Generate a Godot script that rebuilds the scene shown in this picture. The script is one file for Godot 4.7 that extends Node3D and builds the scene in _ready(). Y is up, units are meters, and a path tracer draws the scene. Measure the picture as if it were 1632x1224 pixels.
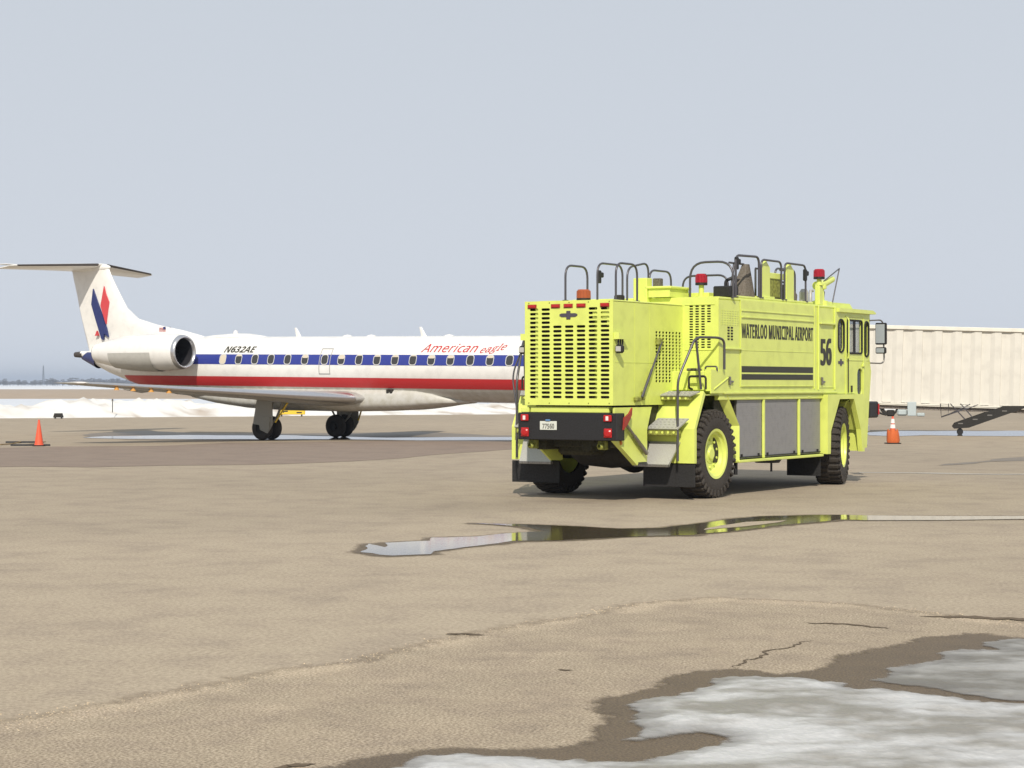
extends Node3D

# ------------------------------------------------------------------ materials
var M := {}
var taken := {}

func lin(r: float, g: float, b: float) -> Color:
	return Color(r, g, b).linear_to_srgb()

func noise(freq: float, sd: int, oct := 4) -> FastNoiseLite:
	var n := FastNoiseLite.new()
	n.noise_type = FastNoiseLite.TYPE_SIMPLEX_SMOOTH
	n.frequency = freq
	n.seed = sd
	n.fractal_octaves = oct
	return n

func noise_tex(size: int, freq: float, sd: int, ramp: Array, oct := 4, gain := 0.5) -> NoiseTexture2D:
	var t := NoiseTexture2D.new()
	t.width = size
	t.height = size
	t.seamless = true
	var fn := noise(freq, sd, oct)
	fn.fractal_gain = gain
	t.noise = fn
	var g := Gradient.new()
	var offs := PackedFloat32Array()
	var cols := PackedColorArray()
	for r in ramp:
		offs.append(r[0])
		cols.append(r[1])
	g.offsets = offs
	g.colors = cols
	t.color_ramp = g
	return t

func normal_tex(size: int, freq: float, sd: int, strength: float, oct := 3) -> NoiseTexture2D:
	var t := NoiseTexture2D.new()
	t.width = size
	t.height = size
	t.seamless = true
	t.noise = noise(freq, sd, oct)
	t.as_normal_map = true
	t.bump_strength = strength
	return t

func mat(c: Color, rough := 0.6, metal := 0.0) -> StandardMaterial3D:
	var m := StandardMaterial3D.new()
	m.albedo_color = c
	m.roughness = rough
	m.metallic = metal
	return m

func worn(m: StandardMaterial3D, t: Texture2D, meters: float, world := false) -> StandardMaterial3D:
	m.albedo_texture = t
	m.uv1_triplanar = true
	m.uv1_world_triplanar = world
	m.uv1_scale = Vector3.ONE / meters
	return m

func make_materials():
	var g := func(v: float) -> Color: return Color(v, v, v)
	var soft := noise_tex(512, 0.012, 11, [[0.0, g.call(0.93)], [0.45, g.call(0.98)], [1.0, g.call(1.0)]], 5)
	var dirty := noise_tex(512, 0.02, 12, [[0.0, Color(0.88, 0.87, 0.83)], [0.4, Color(0.95, 0.945, 0.925)], [0.7, g.call(1.0)], [1.0, g.call(1.0)]], 5)
	var grimy := noise_tex(512, 0.03, 13, [[0.0, Color(0.55, 0.52, 0.47)], [0.5, Color(0.85, 0.83, 0.80)], [1.0, g.call(1.0)]], 5)
	M.lime = worn(mat(lin(0.70, 0.78, 0.165), 0.42), soft, 2.6)
	M.lime.clearcoat_enabled = true
	M.lime.clearcoat = 0.35
	M.lime.clearcoat_roughness = 0.25
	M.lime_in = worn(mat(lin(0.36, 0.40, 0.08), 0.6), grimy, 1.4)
	M.dark = worn(mat(lin(0.028, 0.026, 0.022), 0.75), grimy, 0.9)
	M.under = worn(mat(lin(0.055, 0.055, 0.028), 0.8), grimy, 0.8)
	M.core = worn(mat(lin(0.030, 0.022, 0.012), 0.8), grimy, 0.5)
	M.black = worn(mat(lin(0.016, 0.016, 0.018), 0.6), grimy, 0.8)
	M.bumper = worn(mat(lin(0.020, 0.020, 0.023), 0.55), grimy, 0.5)
	M.flap = worn(mat(lin(0.022, 0.022, 0.024), 0.7), grimy, 0.7)
	M.rubber = worn(mat(lin(0.066, 0.059, 0.053), 0.9), grimy, 0.5)
	M.tube = mat(lin(0.10, 0.095, 0.105), 0.34, 0.45)
	M.steel = worn(mat(lin(0.42, 0.42, 0.42), 0.38, 0.8), grimy, 0.3)
	M.tread = worn(mat(lin(0.47, 0.47, 0.45), 0.5, 0.25), dirty, 0.25)
	M.shutter = worn(mat(lin(0.275, 0.27, 0.27), 0.5, 0.15), soft, 1.2)
	M.red = mat(lin(0.42, 0.012, 0.012), 0.25)
	M.red_dull = mat(lin(0.30, 0.03, 0.02), 0.5)
	M.red_lens = mat(lin(0.34, 0.008, 0.02), 0.12)
	M.amber = mat(lin(0.36, 0.085, 0.025), 0.3)
	M.orange_lens = mat(lin(0.6, 0.2, 0.02), 0.3)
	M.tan_lens = mat(lin(0.55, 0.27, 0.06), 0.5)
	M.white_lens = mat(lin(0.75, 0.72, 0.70), 0.2)
	M.lamp_glass = mat(lin(0.55, 0.53, 0.48), 0.12, 0.3)
	M.ink = mat(lin(0.030, 0.030, 0.018), 0.5)
	M.emblem = mat(lin(0.09, 0.08, 0.10), 0.45, 0.3)
	M.plate = mat(lin(0.62, 0.64, 0.58), 0.4)
	M.plate_ink = mat(lin(0.10, 0.10, 0.09), 0.5)
	M.plate_blue = mat(lin(0.10, 0.22, 0.42), 0.5)
	M.canvas = worn(mat(lin(0.20, 0.18, 0.155), 0.9), grimy, 0.6)
	M.grey_box = worn(mat(lin(0.17, 0.16, 0.14), 0.6), grimy, 0.6)
	M.seat = mat(lin(0.03, 0.03, 0.035), 0.8)
	M.glass = mat(Color(0.45, 0.58, 0.55, 0.24), 0.03)
	M.glass.transparency = BaseMaterial3D.TRANSPARENCY_ALPHA
	M.tinted = mat(Color(0.16, 0.22, 0.19, 0.72), 0.05)
	M.tinted.transparency = BaseMaterial3D.TRANSPARENCY_ALPHA
	M.mirror = mat(lin(0.42, 0.46, 0.50), 0.25, 0.35)
	# aircraft
	M.white = worn(mat(lin(0.82, 0.81, 0.78), 0.32), soft, 3.0)
	M.white.clearcoat_enabled = true
	M.white.clearcoat = 0.4
	M.white.clearcoat_roughness = 0.15
	M.belly = worn(mat(lin(0.56, 0.555, 0.52), 0.45), dirty, 3.5)
	M.nacelle_grey = worn(mat(lin(0.50, 0.495, 0.46), 0.5), soft, 1.6)
	M.wing = worn(mat(lin(0.40, 0.40, 0.39), 0.45), dirty, 1.5)
	M.polished = worn(mat(lin(0.62, 0.62, 0.64), 0.28, 0.85), soft, 0.8)
	M.blue = mat(lin(0.030, 0.045, 0.26), 0.35)
	M.navy = mat(lin(0.022, 0.032, 0.14), 0.4)
	M.stripe_red = mat(lin(0.52, 0.028, 0.032), 0.35)
	M.logo_red = mat(lin(0.58, 0.06, 0.07), 0.4)
	M.pale_red = mat(lin(0.62, 0.30, 0.29), 0.4)
	M.pane = mat(lin(0.045, 0.045, 0.045), 0.15)
	M.shade = mat(lin(0.60, 0.53, 0.42), 0.6)
	M.rim_white = mat(lin(0.56, 0.56, 0.55), 0.4)
	M.fan = mat(lin(0.035, 0.034, 0.04), 0.5, 0.4)
	M.seam = mat(lin(0.36, 0.36, 0.35), 0.5)
	M.soot = mat(lin(0.075, 0.065, 0.06), 0.6, 0.3)
	M.gear = worn(mat(lin(0.50, 0.51, 0.48), 0.5, 0.2), grimy, 0.5)
	# bridge and small things
	M.bridge = worn(mat(lin(0.665, 0.64, 0.575), 0.6), soft, 4.0)
	M.bridge_rail = worn(mat(lin(0.74, 0.715, 0.63), 0.55), soft, 4.0)
	M.bridge_beam = worn(mat(lin(0.34, 0.31, 0.29), 0.6), grimy, 1.2)
	M.pale_box = mat(lin(0.44, 0.50, 0.51), 0.5)
	M.cone = mat(lin(0.78, 0.105, 0.045), 0.5)
	M.cone_dull = worn(mat(lin(0.60, 0.13, 0.03), 0.8), dirty, 0.3)
	M.cone_white = mat(lin(0.78, 0.76, 0.72), 0.4)
	M.yellow = mat(lin(0.75, 0.52, 0.04), 0.5)
	M.chock = mat(lin(0.26, 0.17, 0.06), 0.8)
	# ground
	var fine := noise_tex(1024, 0.05, 21, [[0.0, Color(0.56, 0.51, 0.44)], [0.34, Color(0.71, 0.66, 0.585)], [0.5, Color(0.765, 0.715, 0.635)], [0.66, Color(0.81, 0.76, 0.675)], [1.0, Color(0.93, 0.88, 0.79)]], 6, 0.85)
	var mottle := noise_tex(1024, 0.012, 22, [[0.0, Color(0.86, 0.855, 0.86)], [0.38, Color(0.95, 0.945, 0.945)], [0.5, Color(0.97, 0.967, 0.963)], [0.62, Color(0.985, 0.985, 0.98)], [1.0, Color(1.0, 1.0, 1.0)]], 8, 0.74)
	M.apron = worn(mat(Color(0.864, 0.848, 0.828), 0.9), fine, 2.9, true)
	M.apron.vertex_color_use_as_albedo = true
	detail(M.apron, mottle, 17.0)
	var rough := noise_tex(1024, 0.10, 23, [[0.0, Color(0.40, 0.355, 0.30)], [0.36, Color(0.68, 0.625, 0.54)], [0.5, Color(0.765, 0.705, 0.615)], [0.64, Color(0.84, 0.78, 0.69)], [0.8, Color(0.93, 0.88, 0.79)], [1.0, Color(1.0, 1.0, 0.97)]], 4, 0.7)
	M.rough = worn(mat(Color(0.925, 0.912, 0.895), 0.95), rough, 2.7, true)
	M.rough.vertex_color_use_as_albedo = true
	M.rough.transparency = BaseMaterial3D.TRANSPARENCY_ALPHA
	detail(M.rough, mottle, 9.0)
	M.rough.normal_enabled = true
	M.rough.normal_texture = normal_tex(512, 0.22, 32, 4.0)
	M.rough.normal_scale = 0.05
	M.strip = worn(mat(Color(0.70, 0.665, 0.665), 0.9), fine, 3.1, true)
	detail(M.strip, mottle, 19.0)
	M.crack = worn(mat(Color(0.50, 0.46, 0.41), 0.95), fine, 0.7, true)
	M.pale_grit = worn(mat(Color(1.0, 0.98, 0.95), 0.95), rough, 1.1, true)
	M.damp = worn(mat(Color(0.57, 0.53, 0.465), 0.6), rough, 2.3, true)
	M.damp.vertex_color_use_as_albedo = true
	M.damp.transparency = BaseMaterial3D.TRANSPARENCY_ALPHA
	M.damp.normal_enabled = true
	M.damp.normal_texture = normal_tex(512, 0.22, 33, 4.0)
	M.damp.normal_scale = 0.15
	M.damp_far = worn(mat(Color(0.60, 0.58, 0.56), 0.5), fine, 2.0, true)
	M.water = mat(lin(0.085, 0.068, 0.042), 0.07)
	M.water.normal_enabled = true
	M.water.uv1_triplanar = true
	M.water.uv1_world_triplanar = true
	M.water.uv1_scale = Vector3.ONE / 1.7
	M.water.normal_texture = normal_tex(512, 0.02, 35, 1.0, 3)
	M.water.normal_scale = 0.015
	M.water.metallic_specular = 0.5
	M.ice = mat(Color(1, 1, 1), 0.45)
	M.ice.vertex_color_use_as_albedo = true
	M.ice.normal_enabled = true
	M.ice.uv1_triplanar = true
	M.ice.uv1_world_triplanar = true
	M.ice.uv1_scale = Vector3.ONE / 0.9
	M.ice.normal_texture = normal_tex(512, 0.03, 34, 5.0, 5)
	M.ice.normal_scale = 0.4
	M.ice.transparency = BaseMaterial3D.TRANSPARENCY_ALPHA
	M.snow = mat(Color(1, 1, 1), 0.85)
	M.snow.vertex_color_use_as_albedo = true
	M.snow_flat = worn(mat(lin(0.62, 0.65, 0.70), 0.8), soft, 30.0, true)
	M.snow_far = worn(mat(lin(0.72, 0.74, 0.77), 0.8), soft, 200.0, true)
	M.grass = worn(mat(lin(0.40, 0.315, 0.235), 0.95), dirty, 60.0, true)
	M.tree = mat(lin(0.11, 0.105, 0.105), 0.95)
	M.paint = worn(mat(lin(0.62, 0.60, 0.55), 0.7), grimy, 0.7, true)

func detail(m: StandardMaterial3D, t: Texture2D, meters: float):
	m.detail_enabled = true
	m.detail_albedo = t
	m.detail_blend_mode = BaseMaterial3D.BLEND_MODE_MUL
	m.detail_uv_layer = BaseMaterial3D.DETAIL_UV_2
	m.uv2_triplanar = true
	m.uv2_world_triplanar = true
	m.uv2_scale = Vector3.ONE / meters

# ------------------------------------------------------------------ objects
func numbered(parent: Node, called: String) -> String:
	var key := "%d/%s" % [parent.get_instance_id(), called]
	var n: int = taken.get(key, 0)
	taken[key] = n + 1
	return called if n == 0 else "%s_%03d" % [called, n]

func tag(o: Node, label: String, category := "", group := "", kind := ""):
	if label: o.set_meta("label", label)
	if category: o.set_meta("category", category)
	if group: o.set_meta("group", group)
	if kind: o.set_meta("kind", kind)

func thing(called: String, label: String, category: String, at := Vector3.ZERO, turn := 0.0, group := "") -> Node3D:
	var o := Node3D.new()
	o.name = numbered(self, called)
	add_child(o, true)
	o.position = at
	o.rotation.y = turn
	tag(o, label, category, group)
	return o

func holder(called: String, parent: Node3D, at := Vector3.ZERO) -> Node3D:
	var o := Node3D.new()
	o.name = numbered(parent, called)
	parent.add_child(o, true)
	o.position = at
	return o

func mb() -> SurfaceTool:
	var st := SurfaceTool.new()
	st.begin(Mesh.PRIMITIVE_TRIANGLES)
	st.set_color(Color.WHITE)
	return st

func obj(called: String, st: SurfaceTool, m: Material, parent: Node = self, label := "") -> MeshInstance3D:
	st.generate_normals()
	var o := MeshInstance3D.new()
	o.mesh = st.commit()
	o.mesh.surface_set_material(0, m)
	o.name = numbered(parent, called)
	parent.add_child(o, true)
	o.cast_shadow = GeometryInstance3D.SHADOW_CASTING_SETTING_ON
	if label: o.set_meta("label", label)
	return o

func same(called: String, src: MeshInstance3D, parent: Node3D, at: Vector3) -> MeshInstance3D:
	var o := MeshInstance3D.new()
	o.mesh = src.mesh
	o.name = numbered(parent, called)
	parent.add_child(o, true)
	o.position = at
	return o

# ------------------------------------------------------------------ shapes
# a list of triangles (three points each) goes into the surface with outward sides
func put(st: SurfaceTool, t: PackedVector3Array, smooth := false):
	var c := Vector3.ZERO
	for p in t: c += p
	c /= maxf(1.0, t.size())
	var vol := 0.0
	for i in range(0, t.size(), 3):
		vol += (t[i] - c).dot((t[i + 1] - c).cross(t[i + 2] - c))
	raw(st, t, smooth, vol > 0.0)

func raw(st: SurfaceTool, t: PackedVector3Array, smooth := false, flip := false):
	st.set_smooth_group(0 if smooth else -1)
	for i in range(0, t.size(), 3):
		st.add_vertex(t[i])
		st.add_vertex(t[i + 2] if flip else t[i + 1])
		st.add_vertex(t[i + 1] if flip else t[i + 2])

# a sheet whose visible side looks towards "out"
func sheet(st: SurfaceTool, t: PackedVector3Array, out: Vector3, smooth := false):
	var s := 0.0
	for i in range(0, t.size(), 3):
		s += (t[i + 1] - t[i]).cross(t[i + 2] - t[i]).dot(out)
	raw(st, t, smooth, s > 0.0)

func q4(t: PackedVector3Array, a: Vector3, b: Vector3, c: Vector3, d: Vector3):
	t.append_array(PackedVector3Array([a, b, c, a, c, d]))

func convex(st: SurfaceTool, t: PackedVector3Array):
	var c := Vector3.ZERO
	for p in t: c += p
	c /= t.size()
	st.set_smooth_group(-1)
	for i in range(0, t.size(), 3):
		var out := (t[i + 1] - t[i]).cross(t[i + 2] - t[i]).dot(t[i] - c) > 0.0
		st.add_vertex(t[i])
		st.add_vertex(t[i + 2] if out else t[i + 1])
		st.add_vertex(t[i + 1] if out else t[i + 2])

func box(st: SurfaceTool, a: Vector3, b: Vector3, bevel := 0.0, place := Transform3D.IDENTITY):
	var lo := Vector3(minf(a.x, b.x), minf(a.y, b.y), minf(a.z, b.z))
	var hi := Vector3(maxf(a.x, b.x), maxf(a.y, b.y), maxf(a.z, b.z))
	var mid := (lo + hi) / 2.0
	var h := (hi - lo) / 2.0
	bevel = minf(bevel, minf(h.x, minf(h.y, h.z)) * 0.9)
	var P := func(s: Vector3, axis: int) -> Vector3:
		var k := h - Vector3.ONE * bevel
		k[axis] = h[axis]
		return place * (mid + s * k)
	var t := PackedVector3Array()
	for ax in 3:
		var u := (ax + 1) % 3
		var v := (ax + 2) % 3
		for sg in [-1.0, 1.0]:
			var c: Array[Vector3] = []
			for k in [[-1, -1], [1, -1], [1, 1], [-1, 1]]:
				var s := Vector3.ZERO
				s[ax] = sg
				s[u] = k[0]
				s[v] = k[1]
				c.append(P.call(s, ax))
			q4(t, c[0], c[1], c[2], c[3])
		if bevel > 0.0:
			for su in [-1.0, 1.0]:
				for sv in [-1.0, 1.0]:
					var s0 := Vector3.ZERO
					s0[u] = su
					s0[v] = sv
					var s1 := s0
					s0[ax] = -1.0
					s1[ax] = 1.0
					q4(t, P.call(s0, u), P.call(s1, u), P.call(s1, v), P.call(s0, v))
	if bevel > 0.0:
		for sx in [-1.0, 1.0]:
			for sy in [-1.0, 1.0]:
				for sz in [-1.0, 1.0]:
					var s := Vector3(sx, sy, sz)
					t.append_array(PackedVector3Array([P.call(s, 0), P.call(s, 1), P.call(s, 2)]))
	convex(st, t)

# outline in two dimensions, given depth by "map"(point, depth)
func prism(st: SurfaceTool, poly: PackedVector2Array, map: Callable, d0: float, d1: float):
	var p := poly.duplicate()
	if Geometry2D.is_polygon_clockwise(p): p.reverse()
	var idx := Geometry2D.triangulate_polygon(p)
	var t := PackedVector3Array()
	for i in range(0, idx.size(), 3):
		var a := p[idx[i]]
		var b := p[idx[i + 1]]
		var c := p[idx[i + 2]]
		if (b - a).cross(c - a) < 0.0:
			var k := b
			b = c
			c = k
		t.append_array(PackedVector3Array([map.call(a, d1), map.call(b, d1), map.call(c, d1)]))
		t.append_array(PackedVector3Array([map.call(a, d0), map.call(c, d0), map.call(b, d0)]))
	for i in p.size():
		var a := p[i]
		var b := p[(i + 1) % p.size()]
		q4(t, map.call(a, d0), map.call(b, d0), map.call(b, d1), map.call(a, d1))
	put(st, t)

func rounded(pts: PackedVector3Array, r: float, k := 5) -> PackedVector3Array:
	var out := PackedVector3Array([pts[0]])
	for i in range(1, pts.size() - 1):
		var a := pts[i - 1] - pts[i]
		var b := pts[i + 1] - pts[i]
		var rr := minf(r, minf(a.length(), b.length()) * 0.48)
		var p := pts[i] + a.normalized() * rr
		var q := pts[i] + b.normalized() * rr
		for j in k + 1:
			var s := float(j) / k
			out.append(p.lerp(pts[i], s).lerp(pts[i].lerp(q, s), s))
	out.append(pts[pts.size() - 1])
	return out

func tube(st: SurfaceTool, pts: PackedVector3Array, r: float, n := 8, r1 := -1.0):
	var t := PackedVector3Array()
	var side := Vector3.ZERO
	var rings: Array[PackedVector3Array] = []
	for i in pts.size():
		var d := (pts[mini(i + 1, pts.size() - 1)] - pts[maxi(i - 1, 0)]).normalized()
		if i == 0:
			side = d.cross(Vector3.UP if absf(d.y) < 0.9 else Vector3.RIGHT).normalized()
		side = (side - d * side.dot(d)).normalized()
		var up := d.cross(side)
		var rad := r if r1 < 0.0 else lerpf(r, r1, float(i) / (pts.size() - 1))
		var ring := PackedVector3Array()
		for k in n:
			var w := TAU * k / n
			ring.append(pts[i] + (side * cos(w) + up * sin(w)) * rad)
		rings.append(ring)
	loft(st, rings, true, true)

func loft(st: SurfaceTool, rings: Array[PackedVector3Array], caps := true, smooth := true):
	var t := PackedVector3Array()
	var n := rings[0].size()
	for i in rings.size() - 1:
		for k in n:
			q4(t, rings[i][k], rings[i][(k + 1) % n], rings[i + 1][(k + 1) % n], rings[i + 1][k])
	var c := PackedVector3Array()
	if caps:
		for e in [0, rings.size() - 1]:
			var m := Vector3.ZERO
			for p in rings[e]: m += p
			m /= n
			for k in n:
				var a := rings[e][k]
				var b := rings[e][(k + 1) % n]
				if e == 0: c.append_array(PackedVector3Array([m, b, a]))
				else: c.append_array(PackedVector3Array([m, a, b]))
	var all := t.duplicate()
	all.append_array(c)
	var mid := Vector3.ZERO
	for p in all: mid += p
	mid /= all.size()
	var vol := 0.0
	for i in range(0, all.size(), 3):
		vol += (all[i] - mid).dot((all[i + 1] - mid).cross(all[i + 2] - mid))
	raw(st, t, smooth, vol > 0.0)
	raw(st, c, false, vol > 0.0)

# profile: [along, radius] pairs; each pair of neighbours is smooth round the axis and sharp along it unless "flow"
func lathe(st: SurfaceTool, at: Vector3, axis: Vector3, profile: Array, n := 32, flow := false):
	var s := axis.cross(Vector3.UP if absf(axis.y) < 0.9 else Vector3.RIGHT).normalized()
	var u := axis.cross(s)
	var rings: Array[PackedVector3Array] = []
	for p in profile:
		var ring := PackedVector3Array()
		for k in n:
			var w := TAU * k / n
			ring.append(at + axis * p[0] + (s * cos(w) + u * sin(w)) * maxf(p[1], 0.0005))
		rings.append(ring)
	var t := PackedVector3Array()
	for i in rings.size() - 1:
		for k in n:
			q4(t, rings[i][k], rings[i][(k + 1) % n], rings[i + 1][(k + 1) % n], rings[i + 1][k])
	var mid: Vector3 = at + axis * ((profile[0][0] + profile[profile.size() - 1][0]) / 2.0)
	var vol := 0.0
	for i in range(0, t.size(), 3):
		vol += (t[i] - mid).dot((t[i + 1] - mid).cross(t[i + 2] - mid))
	var per := n * 6
	for i in rings.size() - 1:
		var part := t.slice(i * per, (i + 1) * per)
		st.set_smooth_group(0 if flow else i + 1)
		for j in range(0, part.size(), 3):
			st.add_vertex(part[j])
			st.add_vertex(part[j + 2] if vol > 0.0 else part[j + 1])
			st.add_vertex(part[j + 1] if vol > 0.0 else part[j + 2])

# a wall cell with a hole: rect and hole are [x0, y0, x1, y1]; the hole's corners are rounded by r and its sides go "deep" inwards
func cell(t: PackedVector3Array, rect: Array, hole: Array, r: float, map: Callable, deep: float, k := 1):
	var ring := PackedVector2Array()
	var ends: Array[int] = []
	var cs := [Vector2(hole[2] - r, hole[3] - r), Vector2(hole[0] + r, hole[3] - r), Vector2(hole[0] + r, hole[1] + r), Vector2(hole[2] - r, hole[1] + r)]
	for i in 4:
		for j in k + 1:
			var w := PI / 2 * (i + float(j) / k)
			ring.append(cs[i] + Vector2(cos(w), sin(w)) * r)
		ends.append(ring.size() - 1)
	var co := [Vector2(rect[2], rect[3]), Vector2(rect[0], rect[3]), Vector2(rect[0], rect[1]), Vector2(rect[2], rect[1])]
	var n := ring.size()
	for i in 4:
		var o: Vector2 = co[i]
		for j in k:
			var a := ring[i * (k + 1) + j]
			var b := ring[i * (k + 1) + j + 1]
			t.append_array(PackedVector3Array([map.call(o, 0.0), map.call(b, 0.0), map.call(a, 0.0)]))
		var o2: Vector2 = co[(i + 1) % 4]
		q4(t, map.call(o, 0.0), map.call(o2, 0.0), map.call(ring[(ends[i] + 1) % n], 0.0), map.call(ring[ends[i]], 0.0))
	if deep > 0.0:
		for i in n:
			var a := ring[i]
			var b := ring[(i + 1) % n]
			q4(t, map.call(a, 0.0), map.call(b, 0.0), map.call(b, deep), map.call(a, deep))

func rect(t: PackedVector3Array, r: Array, map: Callable, d := 0.0):
	q4(t, map.call(Vector2(r[0], r[1]), d), map.call(Vector2(r[2], r[1]), d), map.call(Vector2(r[2], r[3]), d), map.call(Vector2(r[0], r[3]), d))

# lettering fitted into the unit square, then placed by map(point)
func letters(st: SurfaceTool, s: String, face: String, weight: int, map: Callable, out: Vector3):
	var f := SystemFont.new()
	f.font_names = PackedStringArray([face])
	f.font_weight = weight
	var tm := TextMesh.new()
	tm.font = f
	tm.text = s
	tm.font_size = 64
	tm.depth = 0.0
	tm.curve_step = 1.5
	var arr := tm.get_mesh_arrays()
	var v: PackedVector3Array = arr[Mesh.ARRAY_VERTEX]
	var idx: PackedInt32Array = arr[Mesh.ARRAY_INDEX]
	var lo := Vector2(1e9, 1e9)
	var hi := -lo
	for p in v:
		lo = lo.min(Vector2(p.x, p.y))
		hi = hi.max(Vector2(p.x, p.y))
	var t := PackedVector3Array()
	var order: Array = range(v.size()) if idx.is_empty() else Array(idx)
	for i in order:
		t.append(map.call((Vector2(v[i].x, v[i].y) - lo) / (hi - lo)))
	sheet(st, t, out)

# ------------------------------------------------------------------ the fire truck
# truck measures: u forward from the rear axle, v to the right from the outer face of the right tyres, y up
func T(u: float, v: float, y: float) -> Vector3:
	return Vector3(v + 1.81, y, -(u - 2.8))

func tb(st: SurfaceTool, u0: float, u1: float, v0: float, v1: float, y0: float, y1: float, bevel := 0.012):
	box(st, T(u0, v0, y0), T(u1, v1, y1), bevel)

func side(p: Vector2, d: float) -> Vector3: # p = (u, y), d = v
	return T(p.x, d, p.y)

func hoop(k: Node3D, a: Vector3, b: Vector3, h: float, r := 0.019, corner := 0.2):
	var st := mb()
	tube(st, rounded(PackedVector3Array([a, a + Vector3(0, h, 0), b + Vector3(0, h, 0), b]), corner, 6), r)
	for p in [a, b]:
		lathe(st, p, Vector3.UP, [[-0.005, 0.0], [-0.005, 0.05], [0.012, 0.05], [0.012, 0.02]], 12)
	obj("grab_rail", st, M.tube, k)

func make_wheel(k: Node3D, c: Vector3, steer: float, out: float):
	# out = +1 when the outer face looks along +x
	var w := holder("wheel", k, c)
	w.rotation.y = steer
	var ax := Vector3(out, 0, 0)
	var st := mb()
	lathe(st, Vector3.ZERO, ax, [[-0.50, 0.40], [-0.49, 0.48], [-0.50, 0.60], [-0.47, 0.69], [-0.41, 0.725], [-0.25, 0.735], [-0.09, 0.725], [-0.03, 0.69], [0.0, 0.60], [-0.01, 0.48], [-0.03, 0.405]], 56, true)
	obj("tyre", st, M.rubber, w)
	st = mb()
	for i in 34:
		for s in 2:
			var a := TAU * (i + 0.5 * s) / 34.0
			var tr := Transform3D(Basis(Vector3.RIGHT, a), Vector3.ZERO)
			var x0 := -0.47 if s == 0 else -0.27
			var x1 := -0.23 if s == 0 else -0.03
			tr = tr * Transform3D(Basis(Vector3.UP, 0.0), Vector3.ZERO)
			box(st, Vector3(x0 * out, 0.70, -0.040), Vector3(x1 * out, 0.757, 0.036), 0.012, tr)
			var xs := -0.485 if s == 0 else -0.015
			box(st, Vector3((xs - 0.022) * out, 0.62, -0.03), Vector3((xs + 0.022) * out, 0.735, 0.03), 0.012, tr)
	obj("tread", st, M.rubber, w)
	st = mb()
	lathe(st, Vector3.ZERO, ax, [[-0.46, 0.40], [-0.035, 0.405], [-0.012, 0.43], [-0.02, 0.385], [-0.06, 0.375], [-0.075, 0.335], [-0.12, 0.32], [-0.145, 0.29], [-0.15, 0.0]], 48)
	for i in 10:
		var a := TAU * i / 10.0
		lathe(st, Vector3(0, cos(a), sin(a)) * 0.235 + ax * -0.152, ax, [[0.0, 0.022], [0.035, 0.022], [0.035, 0.0]], 8)
	obj("rim", st, M.lime, w)
	st = mb()
	lathe(st, Vector3.ZERO, ax, [[-0.155, 0.17], [-0.135, 0.16], [-0.125, 0.11], [-0.10, 0.10], [-0.095, 0.08], [-0.095, 0.0]], 28)
	obj("hub", st, M.lime, w)

func beacon(k: Node3D, at: Vector3, r: float, h: float, m: Material, stem: float):
	var st := mb()
	lathe(st, at, Vector3.UP, [[0.0, 0.0], [0.0, r * 1.02], [h * 0.22, r * 1.02], [h * 0.22, r * 0.9]], 24)
	var b := obj("beacon", st, M.black, k)
	st = mb()
	lathe(st, at, Vector3.UP, [[h * 0.22, r * 0.98], [h * 0.88, r * 0.94], [h, r * 0.8], [h, 0.0]], 24)
	for i in 12:
		var a := TAU * i / 12
		var d := Vector3(cos(a), 0, sin(a))
		tube(st, PackedVector3Array([at + d * r * 0.97 + Vector3(0, h * 0.24, 0), at + d * r * 0.94 + Vector3(0, h * 0.88, 0)]), r * 0.07, 5)
	obj("lens", st, m, b)
	if stem > 0.0:
		st = mb()
		lathe(st, at - Vector3(0, stem, 0), Vector3.UP, [[0.0, r * 0.8], [0.03, r * 0.8], [0.04, r * 0.45], [stem, r * 0.45]], 16)
		obj("pedestal", st, M.lime, b)

func step_plate(k: Node3D, u: float, v0: float, v1: float, m: float, y0: float, y1: float, out: float, lip: float):
	# a sloping chequered plate with a perforated shelf below it; v0 and v1 run along its upper edge
	var st := mb()
	var e := 0.105 * m
	var hi: Array = [T(u, v0, y1), T(u, v1, y1), T(u + 0.02, v1, y1 - 0.02), T(u + 0.02, v0, y1 - 0.02)]
	var lo: Array = [T(u - out, v0 - e, y0), T(u - out, v1 - e, y0), T(u - out + 0.02, v1 - e, y0 - 0.02), T(u - out + 0.02, v0 - e, y0 - 0.02)]
	var rings: Array[PackedVector3Array] = [PackedVector3Array(hi), PackedVector3Array(lo)]
	loft(st, rings, true, false)
	for i in 7:
		for j in 4:
			var p := T(u, lerpf(v0, v1, (i + 0.5 + 0.25 * (j % 2)) / 7.3), y1).lerp(T(u - out, lerpf(v0, v1, (i + 0.5 + 0.25 * (j % 2)) / 7.3) - e, y0), (j + 0.6) / 4.2)
			box(st, p + Vector3(-0.02, 0.0, -0.006), p + Vector3(0.02, 0.009, 0.006), 0.0)
	var s := obj("step", st, M.tread, k)
	st = mb()
	box(st, T(u - out + 0.03, v0 - e + 0.02 * m, y0 - lip), T(u - 0.01, v1 - e - 0.02 * m, y0 - 0.022), 0.008)
	obj("shelf", st, M.lime_in, s)
	for i in 5:
		st = mb()
		lathe(st, T(u - out + 0.029, lerpf(v0, v1, (i + 0.7) / 5.4) - e, y0 - lip * 0.55), Vector3(0, 0, 1), [[0.0, 0.022], [0.002, 0.022], [0.002, 0.0]], 10)
		obj("hole", st, M.lime, s)

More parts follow.
